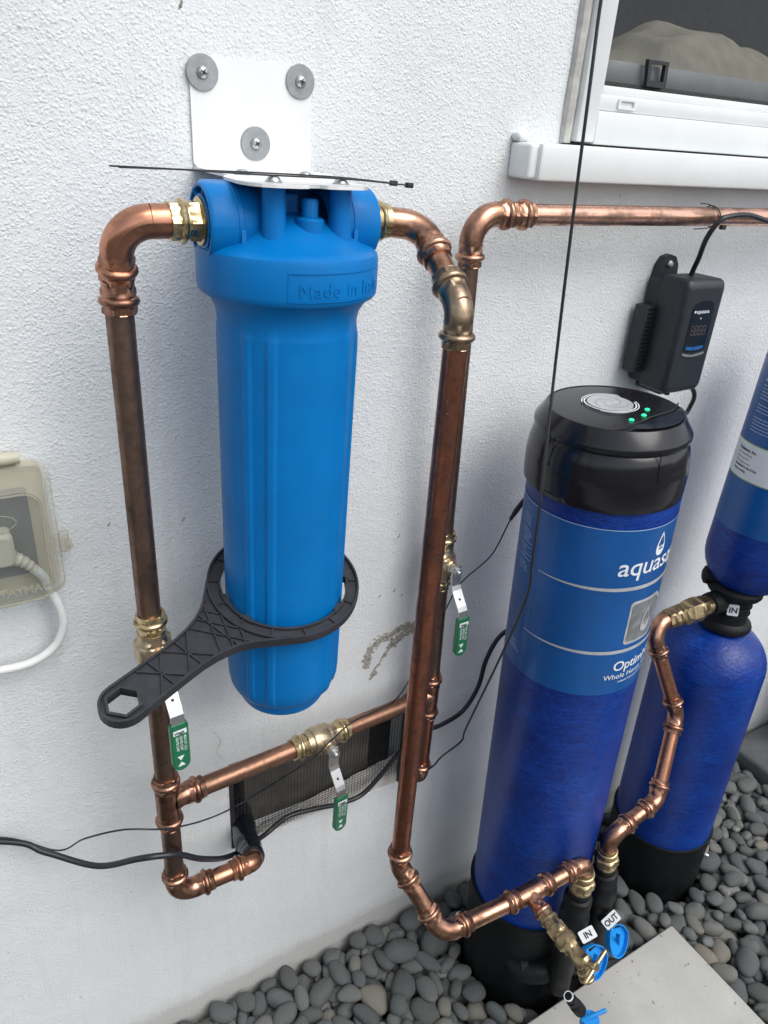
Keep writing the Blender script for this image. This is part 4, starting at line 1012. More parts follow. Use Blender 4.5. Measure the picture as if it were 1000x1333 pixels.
# hose tap on the tee
HD = (HB-TE).normalized()
tap = thing('hose_tap', 'small brass hose tap with T handle pointing down from the copper tee', 'tap', TE+HD*0.05)
s0 = TE+HD*0.030
pc = MB(); sweep(pc, [s0, s0+HD*0.03], 0.0117, 30); obj('copper_stub', pc, 'copper_dark', tap)
m_ = MB()
lathe(m_, [(0.010, 0.012), (0.0136, 0.012), (0.0138, 0.020), (0.0160, 0.0215), (0.0165, 0.0235), (0.0160, 0.0255), (0.0142, 0.027), (0.0145, 0.036), (0.0170, 0.038), (0.0172, 0.050), (0.0150, 0.052), (0.0150, 0.056), (0.0178, 0.058), (0.0182, 0.064), (0.0178, 0.070), (0.0140, 0.073), (0.010, 0.073)], s0, HD, 48, hexes=[0, 0, 2, 0, 0, 0, 0, 0, 2, 2, 0, 0, 0, 0, 0, 0, 0])
obj('press_adapter', m_, 'brass_dull', tap)
s1 = s0+HD*0.0725
m_ = MB(); lathe(m_, [(0.010, -0.002), (0.0150, -0.001), (0.0150, 0.006), (0.0125, 0.009), (0.0128, 0.018), (0.0142, 0.024), (0.0135, 0.034), (0.0095, 0.038), (0, 0.038)], s1, HD, 40, hexes=[0, 2, 2, 0, 0, 0, 0, 0, 0]); 
lathe(m_, [(0.0095, 0.0), (0.0090, 0.020), (0.0100, 0.024), (0.0122, 0.026), (0.0122, 0.036), (0.0130, 0.037), (0.0130, 0.040), (0.0095, 0.041), (0.0090, 0.034), (0, 0.034)], s1+HD*0.024, Vector((0.22, -0.42, -0.85)), 36)
obj('tap_body', m_, 'brass_dull', tap)
sd = Vector((0.10, -0.86, 0.46)).normalized(); m_ = MB(); lathe(m_, [(0.0105, 0.008), (0.0105, 0.018), (0.0075, 0.020), (0.0055, 0.022), (0.0050, 0.032), (0, 0.032)], s1+HD*0.022, sd, 24, hexes=[2, 2, 0, 0, 0, 0]); obj('bonnet', m_, 'brass_dull', tap)
hc = s1+HD*0.022+sd*0.034; ev = Vector((0.826, -0.21, 0.497)); ev = (ev-sd*ev.dot(sd)).normalized()
m_ = MB(); sweep(m_, [hc-ev*0.031, hc-ev*0.029, hc-ev*0.009, hc, hc+ev*0.009, hc+ev*0.029, hc+ev*0.031], [0.0030, 0.0040, 0.0034, 0.0034, 0.0034, 0.0040, 0.0030], 14)
lathe(m_, [(0.0, 0.0045), (0.006, 0.0040), (0.0075, 0.002), (0.0075, -0.003), (0.005, -0.004)], hc, sd, 24); obj('t_handle', m_, 'brass', tap)

# black service valves IN and OUT
def service(label, p, d, hd, word, zr, mirror=False, hs=1.0):
    p = Vector(p); d = Vector(d).normalized(); t = thing('service_valve', label, 'valve', p+d*0.08, 'black plastic service valves with blue handles at the tank foot')
    m_ = MB(); lathe(m_, [(0.0, -0.004), (0.0185, -0.004), (0.0185, 0.008), (0.0200, 0.010), (0.0200, 0.018), (0.0250, 0.021), (0.0262, 0.026), (0.0262, 0.044), (0.0240, 0.047), (0.0240, 0.060), (0.0270, 0.066), (0.0285, 0.080), (0.0285, 0.105), (0.0265, 0.115), (0.0235, 0.120), (0.0235, 0.150), (0.0255, 0.153), (0.0255, 0.185), (0.0225, 0.190), (0.0225, 0.33)], p, d, 44)
    obj('valve_body', m_, 'boot', t)
    h = Vector(hd).normalized(); hc_ = Vector(zr); c = p+d*((hc_-p).dot(d)-0.004)
    sx = Vector(mirror); sx = (sx-h*sx.dot(h)).normalized(); da = sx.cross(h).normalized()
    k_ = MB(); lathe(k_, [(0.021, -0.002), (0.0195, 0.016), (0.0150, (hc_-c).length-0.006), (0.0120, (hc_-c).length), (0.0, (hc_-c).length)], c, hc_-c, 32); obj('stem_housing', k_, 'boot', t)
    F = lambda a, b, q: hc_+h*(q*hs)+da*a*hs+sx*b*hs
    ol = [(-0.006, -0.010), (-0.006, 0.010)]; ol = []
    for i in range(25):
        q = -PI*0.62+2*PI*0.62*i/24; ol.append((0.012+0.036*math.cos(q)*1.05, 0.027*math.sin(q)*(1.0)))
    ol = ol+[(-0.012, 0.010), (-0.012, -0.010)]
    m_ = MB(); plate(m_, ol, [], 0.0, 0.004, F); 
    hd_o = obj('handle', m_, 'blue_handle', t)
    vs = []; k = len(ol); m_ = MB()
    for i in range(k):
        a, b = ol[i]; f = 0.93
        vs += [F(a, b, 0.002), F(a, b, 0.013), F(0.012+(a-0.012)*f, b*f, 0.013), F(0.012+(a-0.012)*f, b*f, 0.004)]
    m_.add(vs, [(i*4+j, ((i+1) % k)*4+j, ((i+1) % k)*4+j+1, i*4+j+1) for i in range(k) for j in range(3)], None, True); obj('handle_rim', m_, 'blue_handle', hd_o)
    m_ = MB(); Rm = basis(d, sx, h); box(m_, F(0.018, 0, 0.009), (0.050*hs, 0.0035*hs, 0.011*hs), 0.001, 2, Rm); obj('handle_fin', m_, 'blue_handle', hd_o)
    return t, c, h, d, sx
def sticker(name, par, word, c, ux, uy, nz, w, hgt, size):
    m_ = MB(); F = lambda a, b, q: c+ux*a+uy*b+nz*q
    plate(m_, rrect(-w/2, -hgt/2, w/2, hgt/2, 0.0028), [], 0, 0.0006, F); s_ = obj('sticker', m_, 'sticker', par)
    x_ = MB(); tw = max(v[0] for v in text2d(word, size, 0.03)[0]); text(x_, word, size, lambda a, b, q: F(a-tw/2, b-size*0.35, 0.0009), bold=0.035); obj('sticker_word', x_, 'ink_black', s_)
tI, cI, hI, dI, xI = service('black service valve marked IN with a blue handle behind the brass tap', nb, idr, (-0.05, -0.80, 0.60), 'IN', (0.852, 0.512, 0.292), (0.80, -0.25, -0.45))
vI = (EYE-(nb+idr*0.06)).normalized()
def look_basis(c, tilt):
    nz = (EYE-c).normalized(); nz = (nz+Vector((0, 0, 0.25))).normalized(); ux = Vector((ax.x, ay.x, -dn.x)); ux = (ux-nz*ux.dot(nz)).normalized(); uy = nz.cross(ux)
    return (ux*math.cos(tilt)+uy*math.sin(tilt)).normalized(), (uy*math.cos(tilt)-ux*math.sin(tilt)).normalized(), nz
OUTD0 = Vector((0.948, 0.598, 0.36))

# outlet run from the OUT valve up to the second tank
outp = thing('copper_outlet_pipe', 'short jointed copper pipe zigzagging from the valve marked OUT up to the second tank neck', 'pipe', (1.1, 0.66, 0.5), 'copper pipe runs on the wall')
N0 = Vector((1.330, 0.752, 0.813)); N1 = Vector((1.098, 0.749, 0.816)); N2 = Vector((1.152, 0.674, 0.628)); N3 = Vector((1.063, 0.606, 0.490)); N4 = Vector((0.932, 0.598, 0.463)); N5 = Vector((0.955, 0.598, 0.33))
o_, u0, u1, e0, e1 = elbow(outp, N0, N1, N2, 0.034, 'copper_new', False, True)
o_, u2, u3, _, _ = elbow(outp, N1, N2, N3, 0.030, 'copper_fit', True, True); pipe(outp, u1, u2, 'copper_mid')
o_, u4, u5, _, _ = elbow(outp, N2, N3, N4, 0.030, 'copper_fit', True, True); pipe(outp, u3, u4, 'copper_mid')
o_, u6, u7, _, _ = elbow(outp, N3, N4, N5, 0.034, 'copper_new', True, False); pipe(outp, u5, u6, 'copper_new')
od = (N5-N4).normalized(); ob = brass_nut(outp, u7, od)
un = MB(); nd = (N0-u0).normalized(); tot = (N0-u0).length
pr = [(0.014, -0.004), (0.0185, -0.004), (0.0188, 0.006), (0.0205, 0.008), (0.0205, 0.012), (0.0188, 0.014), (0.0192, 0.024), (0.0212, 0.026), (0.0212, 0.030), (0.0195, 0.032), (0.0195, 0.040), (0.0218, 0.042), (0.0218, 0.046), (0.0200, 0.048), (0.0200, 0.056), (0.0245, 0.060), (0.0245, 0.086), (0.0258, 0.088), (0.0258, 0.092), (0.0240, 0.094), (0.0225, 0.110), (0.0200, 0.114), (0.0200, 0.126), (0.0178, 0.130)]
lathe(un, pr, u0, nd, 60, hexes=[0, 2, 2, 0, 0, 2, 2, 0, 0, 2, 2, 0, 0, 2, 2, 2, 2, 0, 0, 0, 2, 2, 0, 0])
obj('brass_union', un, 'brass_dull', outp)
un = MB(); sweep(un, [u0+nd*0.12, u0+nd*0.165], 0.0150, 36); obj('pipe', un, 'copper_mid', outp)
un = MB(); lathe(un, [(0.014, 0.150), (0.0185, 0.151), (0.0185, 0.158), (0.0208, 0.160), (0.0212, 0.163), (0.0208, 0.166), (0.0185, 0.168), (0.0190, 0.176), (0.0210, 0.178), (0.0212, 0.182), (0.0190, 0.185), (0.0195, 0.20), (0.016, 0.215)], u0, nd, 60, hexes=[0, 2, 2, 0, 0, 0, 0, 2, 0, 0, 2, 2, 0]); obj('brass_adapter', un, 'brass', outp)
tO, cO, hO, dO, xO = service('black service valve marked OUT with a blue handle nearest the loose stones', ob, od, (0.10, -0.78, 0.60), 'OUT', (0.966, 0.548, 0.224), (0.80, -0.20, -0.45))
for par, cc, w, wd, tl in ((tI, Vector((0.8375, 0.523, 0.334)), 'IN', 0.023, 0.42), (tO, Vector((0.9565, 0.557, 0.250)), 'OUT', 0.029, 0.62)):
    ux, uy, nz2 = look_basis(cc, tl); sticker('sticker', par, w, cc, ux, uy, nz2, wd+0.008, 0.021, 0.015)
# black connecting ports into the tank boot
for k, (a, b, r) in enumerate((((0.868, 0.60, 0.115), (0.80, 0.63, 0.105), 0.024), ((0.955, 0.62, 0.10), (0.93, 0.66, 0.10), 0.022))):
    m_ = MB(); sweep(m_, spline([a, ((a[0]+b[0])/2, a[1]-0.004, a[2]), b, (b[0]+0.02, b[1]+0.06, b[2])], 6), r, 24)
    lathe(m_, [(r, 0.0), (r+0.006, 0.003), (r+0.006, 0.018), (r, 0.021)], b, Vector(a)-Vector(b), 30)
    obj('tank_port', m_, 'boot', tI if k == 0 else tO)
# little drain cock in front, over the paver
dc = thing('drain_cock', 'tiny black drain cock with a bright blue tap at the paver edge', 'valve', (0.80, 0.45, 0.03))
D0, D2 = Vector((0.752, 0.470, 0.290)), Vector((0.790, 0.458, 0.225))
m_ = MB(); lathe(m_, [(0, 0.0), (0.0085, 0), (0.0085, 0.010), (0.0070, 0.012), (0.0070, 0.016), (0.0105, 0.018), (0.0105, 0.026), (0.0080, 0.028), (0.0110, 0.032), (0.0120, 0.042), (0.0120, 0.064)], D0, D2-D0, 24); obj('cock_body', m_, 'boot', dc)
m_ = MB(); lathe(m_, [(0.0070, -0.0012), (0.0086, -0.0012), (0.0088, 0.0006), (0.0084, 0.0006)], D0, D2-D0, 24, closed=True); obj('pale_washer', m_, 'sticker', dc)
cu_ = Vector((0.803, 0.446, 0.214))
m_ = MB(); lathe(m_, [(0.0150, -0.15), (0.0150, -0.02), (0.0172, -0.018), (0.0172, -0.004), (0.0160, 0.001), (0, 0.001)], cu_, (0, 0, 1), 32); obj('blue_cap', m_, 'blue_handle', dc)
m_ = MB(); Rm = Matrix.Rotation(-0.25, 3, 'Z') @ Matrix.Rotation(-0.25, 3, 'Y'); box(m_, cu_+Vector((0.006, 0.000, 0.006)), (0.052, 0.0065, 0.009), 0.002, 2, Rm); obj('tap_wing', m_, 'blue_handle', dc)

# ------------------------------------------------------------------ tanks
class Ax:
    def __init__(s, b, t):     # axis through (bx, by, 0) and (tx, ty, 1)
        s.b = Vector((b[0], b[1], 0)); s.t = Vector((t[0], t[1], 1)); s.d = (s.t-s.b).normalized()
    def p(s, z): return s.b+(s.t-s.b)*z
    def cyl(s, R):
        x, y, d = frame(s.d, (0, 1, 0))
        return lambda th, z, q=0.0: s.p(z)+x*((R+q)*math.cos(th))+y*((R+q)*math.sin(th))
A1 = Ax((0.883, 0.717), (0.848, 0.722)); A2 = Ax((1.365, 0.748), (1.334, 0.7555)); A3 = Ax((1.343, 0.7505), (1.373, 0.7505))
T1R = 0.1170
def body(ax_, prof, par, name, mat, n=96):
    m_ = MB(); lathe(m_, prof, ax_.b, ax_.d, n, up=(0, 1, 0)); return obj(name, m_, mat, par)
t1 = thing('filter_tank', 'tall blue fibreglass filter tank with satin black cap and wrap label beside the copper pipes', 'water tank', (0.883, 0.717, 0))
body(A1, [(0.0, 0.02), (0.10, 0.02), (0.112, 0.06), (T1R, 0.11)]+[(T1R, 0.11+1.09*k/60) for k in range(1, 61)]+[(0, 1.2)], t1, 'shell', 'tank')
body(A1, [(0.1195, -0.10), (0.1215, 0.10), (0.1220, 0.226), (0.1235, 0.228), (0.1240, 0.232), (0.1235, 0.2365), (0.1180, 0.2370)], t1, 'boot', 'boot')
cp = [(0.1178, 1.1925), (0.1196, 1.1925), (0.1202, 1.1940), (0.1205, 1.205), (0.1208, 1.2280), (0.1202, 1.2400), (0.1192, 1.2435), (0.1190, 1.2480), (0.1178, 1.2560), (0.1158, 1.2640), (0.1132, 1.2705), (0.1100, 1.2752), (0.1108, 1.2772), (0.1135, 1.2785), (0.1148, 1.2800), (0.1148, 1.2865), (0.1138, 1.2890), (0.1030, 1.3050), (0.1010, 1.3082), (0.1000, 1.3096), (0.0985, 1.3098), (0.0970, 1.3090)]
AC = Ax((0.878, 0.717), (0.843, 0.722))
cap_o = body(AC, cp, t1, 'cap', 'cap_plastic', 128)
body(AC, [(0.0975, 1.3088), (0.080, 1.3098), (0.04, 1.3112), (0, 1.3115)], t1, 'cap_top', 'cap_plastic', 128)
C1 = A1.cyl(T1R)
def topF(cx, cy, z):
    x, y, d = frame(A1.d, (0, 1, 0)); o = A1.p(z)
    return lambda a, b, h=0: o+x*(cx+a)+y*(cy+b)+d*h
m_ = MB(); F = topF(-0.008, 0.008, 1.3125)
plate(m_, circ(0, 0, 0.0335, 48), [], -0.002, 0.0010, F); bdg = obj('cap_badge', m_, 'silver', t1)
for r0, r1, a0, a1 in ((0.0365, 0.0385, 0.4, 5.9), (0.0405, 0.0420, 3.6, 6.0), (0.0405, 0.0420, 0.5, 2.6)):
    m_ = MB(); k = 48; vs = []
    for i in range(k+1):
        a = a0+(a1-a0)*i/k; vs += [F(r0*math.cos(a), r0*math.sin(a), 0.0006), F(r1*math.cos(a), r1*math.sin(a), 0.0006)]
    m_.add(vs, [(2*i, 2*i+1, 2*i+3, 2*i+2) for i in range(k)], None, False); obj('badge_ring', m_, 'ink_white', bdg)
for q in range(3):
    m_ = MB(); vs = []; k = 40
    for i in range(k+1):
        a = q*2.1+3.4*i/k; r = 0.006+0.021*i/k; w = 0.0005
        vs += [F((r-w)*math.cos(a), (r-w)*math.sin(a), 0.0014), F((r+w)*math.cos(a), (r+w)*math.sin(a), 0.0014)]
    m_.add(vs, [(2*i, 2*i+1, 2*i+3, 2*i+2) for i in range(k)], None, False); obj('badge_swirl', m_, 'washer', bdg)
for (a, b) in ((0.034, -0.041), (0.011, -0.056), (-0.020, -0.062)):
    m_ = MB(); lathe(m_, [(0.0, 0.0022), (0.0024, 0.0018), (0.0036, 0.0008), (0.0038, 0.0)], F(a, b, -0.0016), A1.d, 14); obj('indicator_light', m_, 'led', t1)
# sunk crescent on the cap top
m_ = MB(); vs = []; k = 30
for i in range(k+1):
    t_ = i/k; a = math.radians(-130+100*t_); rin = 0.094-0.028*math.sin(PI*t_); x_ = rin*math.cos(a)+0.008; y_ = rin*math.sin(a)-0.008; xo = 0.0950*math.cos(a)+0.008; yo_ = 0.0950*math.sin(a)-0.008
    vs += [F(x_, y_, 0.0004-0.001), F(xo, yo_, -0.0016)]
m_.add(vs, [(2*i, 2*i+1, 2*i+3, 2*i+2) for i in range(k)], None, False); obj('cap_crescent', m_, 'display', cap_o)
m_ = MB(); vs = []
for i in range(k+1):
    t_ = i/k; a = math.radians(-138+116*t_); rin = 0.095-0.036*math.sin(PI*t_); vs.append(F(rin*math.cos(a)+0.008, rin*math.sin(a)-0.008, -0.0005))
sweep(m_, vs, 0.0012, 8); obj('cap_ridge', m_, 'cap_plastic', cap_o)
m_ = MB(); pts = []
for i in range(22):
    th = math.radians(-187+28*i/21); z_ = 1.1995 if 2 < i < 20 else 1.1955
    pts.append(AC.cyl(0.1202)(th, z_))
sweep(m_, pts, 0.0016, 8); obj('cap_lip', m_, 'cap_plastic', cap_o)
for a_ in (-178, -100):
    m_ = MB(); sweep(m_, [AC.cyl(0.1149)(math.radians(a_), 1.283), AC.cyl(0.1166)(math.radians(a_), 1.262), AC.cyl(0.1205)(math.radians(a_), 1.240)], 0.0007, 6); obj('cap_seam', m_, 'boot', cap_o)
# wrap label
def wrap(cylf, t0, t1_, z0, z1, q, k=64, m=8, wob=0.0):
    m_ = MB(); vs = []; uv = []
    for i in range(k+1):
        th = t0+(t1_-t0)*i/k
        for j in range(m+1):
            z_ = z0+(z1-z0)*j/m; vs.append(cylf(th, z_, q+wob*math.sin(th*23+z_*60)*math.sin(z_*37))); uv.append((th*T1R, z_))
    m_.add(vs, [(i*(m+1)+j, (i+1)*(m+1)+j, (i+1)*(m+1)+j+1, i*(m+1)+j+1) for i in range(k) for j in range(m)], uv, True); return m_
lab = obj('wrap_label', wrap(C1, math.radians(118), math.radians(318), 0.856, 1.1645, 0.0005, 80, 12, 0.00012), 'label', t1)
m_ = wrap(C1, math.radians(118), math.radians(318), 1.1630, 1.1640, 0.0009, 80, 1); obj('label_edge', m_, 'ink_faint', lab)
for zb, th0 in ((1.0625, -176), (0.9430, 178-360)):
    m_ = MB(); k = 60; vs = []
    for i in range(k+1):
        t_ = i/k; th = math.radians(th0+(130)*t_); hh = 0.0004+0.0034*math.sin(min(1, t_*1.55)*PI/2)
        vs += [C1(th, zb-hh, 0.0010), C1(th, zb+hh*0.7, 0.0010)]
    m_.add(vs, [(2*i, 2*i+2, 2*i+3, 2*i+1) for i in range(k)], None, False); obj('label_stripe', m_, 'silver', lab)
def onT(cyl_, th0, z0, q=0.0011, R=T1R, sl=0.0): return lambda x, y, z=0: cyl_(math.radians(th0)+x/R, z0+y+sl*x, q+z)
m_ = MB(); text(m_, 'aquasana', 0.0440, onT(C1, -117, 1.0865), bold=0.006, space=0.98, shear=0.06); obj('label_word', m_, 'ink_white', lab)
# droplet emblem
def droplet(F, s, name, mat, par):
    m_ = MB(); o_ = []; n_ = 40
    for i in range(n_):
        a = 2*PI*i/n_; r = 1.0; x_ = math.sin(a)*0.62*(0.5-0.5*math.cos(a))**0.55 if math.cos(a) > -2 else 0; y_ = math.cos(a)
        x_ = 0.62*math.sin(a)*math.sin(a/2)**1.3; o_.append((x_*s, y_*s))
    o_ = o_[::-1]
    inn = []
    for i in range(24):
        a = 2*PI*i/24; inn.append((0.40*math.sin(a)*math.sin(a/2)**1.2*s+0.03*s, (0.62*math.cos(a)+0.10)*s))
    ar = sum(o_[i][0]*o_[(i+1) % n_][1]-o_[(i+1) % n_][0]*o_[i][1] for i in range(n_))
    if ar < 0: o_ = o_[::-1]
    ar = sum(inn[i][0]*inn[(i+1) % 24][1]-inn[(i+1) % 24][0]*inn[i][1] for i in range(24))
    if ar > 0: inn = inn[::-1]
    plate(m_, o_, [inn], 0, 0.0002, lambda u, v, h: F(u, v, h))
    k = [(-0.30, -0.18), (-0.12, -0.30), (0.05, -0.20), (0.18, -0.26), (0.34, -0.12)]
    P = spline([(a*s, b*s, 0) for a, b in k], 5); vs = []
    for p in P: vs += [F(p.x, p.y-0.06*s, 0.0003), F(p.x, p.y+0.05*s, 0.0003)]
    m_.add(vs, [(2*i, 2*i+2, 2*i+3, 2*i+1) for i in range(len(P)-1)], None, False)
    return obj(name, m_, mat, par)
droplet(onT(C1, -83, 1.1325), 0.0205, 'droplet_emblem', 'ink_white', lab)
def patch(cylf, th0, z0, outl, q, mat, name, par):
    m_ = MB(); F = onT(cylf, th0, z0, q); plate(m_, outl, [], 0, 0.0002, lambda u, v, h: F(u, v, h)); return obj(name, m_, mat, par)
def dense(ol, k=6):
    out = []
    for i in range(len(ol)):
        a, b = ol[i], ol[(i+1) % len(ol)]
        for j in range(k): out.append((a[0]+(b[0]-a[0])*j/k, a[1]+(b[1]-a[1])*j/k))
    return out
def badge_grid(th0, z0, x0, x1, y0, y1, cut, q, mat, name):
    m_ = MB(); F = onT(C1, th0, z0, q); k = 22; vs = []
    for i in range(k+1):
        x_ = x0+(x1-x0)*i/k; c_ = max(0, cut-min(x_-x0, x1-x_)) if False else (max(0, cut-(x1-x_)) if x1-x_ < cut else (max(0, cut*0.25-(x_-x0))))
        for j in range(5): vs.append(F(x_, (y0+c_)+((y1-c_)-(y0+c_))*j/4))
    m_.add(vs, [(i*5+j, (i+1)*5+j, (i+1)*5+j+1, i*5+j+1) for i in range(k) for j in range(4)], None, True); return obj(name, m_, mat, lab)
badge_grid(-99.5, 0.956, 0, 0.080, -0.002, 0.0800, 0.018, 0.0010, 'silver', 'badge_border')
badge_grid(-99.5, 0.956, 0.0035, 0.0765, 0.003, 0.0750, 0.0165, 0.0014, 'silver_badge', 'badge')
droplet(onT(C1, -80, 0.995, 0.0018), 0.0240, 'badge_droplet', 'silver', lab)
m_ = MB(); text(m_, 'OptimH2O', 0.0270, onT(C1, -103.5, 0.9030), bold=0.012, space=0.96); text(m_, 'Whole House Water Filter', 0.0145, onT(C1, -110, 0.8860), bold=0.004, space=1.0)
text(m_, 'reduces lead cysts and chlorine', 0.0062, onT(C1, -96, 0.8765), bold=0.01); obj('label_words', m_, 'ink_white', lab)
m_ = MB(); rr_ = random.Random(8)
for blk, (th, z_, n_) in enumerate(((158, 1.140, 5), (158, 1.115, 6), (158, 1.086, 6), (159, 1.056, 4), (160, 0.905, 5))):
    for l in range(n_):
        w = rr_.uniform(0.018, 0.034); zz = z_-l*0.0042; F = onT(C1, th, zz)
        for s_ in range(6):
            if rr_.random() < 0.12: continue
            a, b = w*s_/6, w*(s_+0.85)/6; m_.add([F(a, 0), F(b, 0), F(b, 0.0012), F(a, 0.0012)], [(0, 1, 2, 3)], None, False)
obj('small_print', m_, 'ink_faint', lab)

# second tank, neck and inverted upper tank
t2 = thing('mineral_tank', 'lower blue fibreglass tank with rounded shoulder and black boot standing on the stones', 'water tank', (1.365, 0.748, 0))
sh = [(0.0, 0.02), (0.10, 0.02), (0.112, 0.06), (0.1155, 0.10)]+[(0.1155, 0.10+0.55*k/40) for k in range(1, 41)]
sh += [(0.1155*math.cos(a), 0.65+0.098*math.sin(a)) for a in [PI/2*k/18 for k in range(1, 16)]]+[(0.03, 0.752), (0.0, 0.753)]
body(A2, sh, t2, 'shell', 'tank')
body(A2, [(0.1170, -0.10), (0.1185, 0.05), (0.1195, 0.145), (0.1210, 0.147), (0.1212, 0.151), (0.1205, 0.1535), (0.1160, 0.1540)], t2, 'boot', 'boot')
m_ = MB(); sc_ = A2.cyl(0.1195)(math.radians(-70), 0.095); lathe(m_, [(0, 0.009), (0.004, 0.009), (0.0055, 0.006), (0.0055, 0)], sc_, (0.4, -1, 0), 14); obj('boot_bolt', m_, 'zinc', t2)
nk = thing('tank_neck', 'black plastic tank neck marked IN clamped between the two stacked blue tanks', 'pipe fitting', (1.352, 0.752, 0.76))
An = Ax((1.343, 0.7515), (1.352, 0.7515))
body(An, [(0.0, 0.742), (0.050, 0.742), (0.055, 0.746), (0.056, 0.752), (0.0535, 0.758), (0.048, 0.760), (0.043, 0.764), (0.0415, 0.775), (0.0415, 0.812), (0.045, 0.822), (0.054, 0.828), (0.0565, 0.832), (0.0565, 0.842), (0.052, 0.848), (0.046, 0.852), (0, 0.852)], nk, 'neck_body', 'boot', 64)
m_ = MB(); lathe(m_, [(0.0, 0.078), (0.016, 0.078), (0.0235, 0.076), (0.0245, 0.065), (0.0245, 0.050), (0.022, 0.03)], An.p(0.813), (-1, 0, 0), 36); obj('neck_port', m_, 'boot', nk)
m_ = MB(); lathe(m_, [(0.0, 0.062), (0.012, 0.062), (0.019, 0.058), (0.021, 0.045), (0.0205, 0.02)], An.p(0.846)+Vector((0, 0.01, 0.006)), (-0.72, 0.62, 0), 28); obj('neck_knob', m_, 'boot', nk)
for z_, nn_ in ((0.803, 'rib'), (0.786, 'rib')):
    m_ = MB(); sweep(m_, [An.p(z_)+Vector((0.0425*math.cos(a), 0.0425*math.sin(a), 0)) for a in [2*PI*i/40 for i in range(41)]], 0.0015, 8, False); obj('neck_rib', m_, 'boot', nk)
a_ = math.radians(-138); c_ = An.p(0.806)+Vector((0.0455*math.cos(a_), 0.0455*math.sin(a_), 0)); nz = Vector((math.cos(a_), math.sin(a_), 0.1)).normalized(); ux = Vector((-math.sin(a_), math.cos(a_), 0)); uy = nz.cross(ux)
ux2 = (ux*math.cos(0.1)+uy*math.sin(0.1)); uy2 = nz.cross(ux2); sticker('sticker', nk, 'IN', c_, ux2, uy2, nz, 0.022, 0.026, 0.017)
t3 = thing('upper_tank', 'upper blue fibreglass tank with white address label cut off by the right edge', 'water tank', (1.368, 0.7505, 0.85))
U = 0.0925
up_ = [(0.0, 0.838), (0.035, 0.839), (0.052, 0.844), (0.066, 0.853), (0.078, 0.868), (0.086, 0.884), (0.0905, 0.900), (U, 0.918)]+[(U, 0.918+0.407*k/30) for k in range(1, 31)]+[(U*math.cos(a), 1.325+0.075*math.sin(a)) for a in [PI/2*k/12 for k in range(1, 13)]]
body(A3, up_, t3, 'shell', 'tank')
C3 = A3.cyl(U)
l3 = obj('wrap_label', wrap(C3, math.radians(100), math.radians(330), 0.985, 1.318, 0.0005, 70, 8, 0.0001), 'label', t3)
obj('white_label', wrap(C3, math.radians(118), math.radians(300), 1.091, 1.160, 0.0009, 50, 2), 'sticker', t3)
MT['lime'] = simple('lime edge print', (0.42, 0.50, 0.10), 0.5)
obj('label_edge', wrap(C3, math.radians(118), math.radians(300), 1.1602, 1.1620, 0.0011, 50, 1), 'lime', l3); obj('label_edge', wrap(C3, math.radians(118), math.radians(300), 1.0890, 1.0908, 0.0011, 50, 1), 'lime', l3)
m_ = MB(); onU = lambda th, z_: onT(C3, th, z_, 0.0013, U)
for i, (tx, s_, b_) in enumerate((('Aquasana, Inc.', 0.0085, 0.02), ('6310 Midway Road', 0.0052, 0.0), ('Haltom City, TX', 0.0052, 0.0), ('www.aquasana.com', 0.0052, 0.0), ('Assembled in the U.S.A.', 0.0062, 0.03), ('Patents pending', 0.0056, 0.03))):
    text(m_, tx, s_, onU(146, 1.1440-i*0.0082), bold=b_)
obj('label_lines', m_, 'ink_black', l3)
m_ = MB(); text(m_, 'IMPORTANT', 0.0075, onU(154, 1.2800), bold=0.01)
for l in range(15):
    if l in (5, 9): continue
    w = rr_.uniform(0.06, 0.085); F = onU(154, 1.2715-l*0.0062); s_ = 0
    while s_ < w:
        g_ = rr_.uniform(0.003, 0.009); m_.add([F(s_, 0), F(s_+g_, 0), F(s_+g_, 0.0016), F(s_, 0.0016)], [(0, 1, 2, 3)], None, False); s_ += g_+0.0014
obj('small_print', m_, 'ink_faint', l3)

# ------------------------------------------------------------------ controller on the wall
ct = thing('wall_controller', 'blue black plastic controller box with small display fixed to the wall above the tank', 'control box', (1.10, WY, 1.36))
def loftbox(mb, secs, cap0=True, cap1=True, smooth=True):
    k = len(secs[0]); vs = [p for s in secs for p in s]
    mb.add(vs, [(i*k+j, i*k+(j+1) % k, (i+1)*k+(j+1) % k, (i+1)*k+j) for i in range(len(secs)-1) for j in range(k)], None, smooth)
    if cap0: mb.add(secs[0], [tuple(range(k))[::-1]], None, False)
    if cap1: mb.add(secs[-1], [tuple(range(k))], None, False)
def sec(x0, x1, z0, z1, r, y, n=6): return [Vector((a, y, b)) for a, b in rrect(x0, z0, x1, z1, r, n)]
cxx = 1.085
m_ = MB(); loftbox(m_, [sec(1.068, 1.155, 1.272, 1.456, 0.010, y_) for y_ in (0.914, 0.885)]); obj('back_case', m_, 'box_plastic', ct)
m_ = MB(); loftbox(m_, [sec(1.064, 1.160, 1.268, 1.463, 0.012, 0.8845), sec(1.064, 1.160, 1.268, 1.463, 0.012, 0.836), sec(1.0655, 1.1585, 1.2695, 1.4615, 0.012, 0.831), sec(1.070, 1.154, 1.274, 1.456, 0.010, 0.8265), sec(1.076, 1.149, 1.279, 1.449, 0.008, 0.8255)])
fc = obj('front_case', m_, 'box_plastic', ct)
m_ = MB(); loftbox(m_, [sec(1.080, 1.145, 1.260, 1.272, 0.005, 0.905), sec(1.080, 1.145, 1.260, 1.272, 0.005, 0.85)]); obj('case_foot', m_, 'box_plastic', ct)
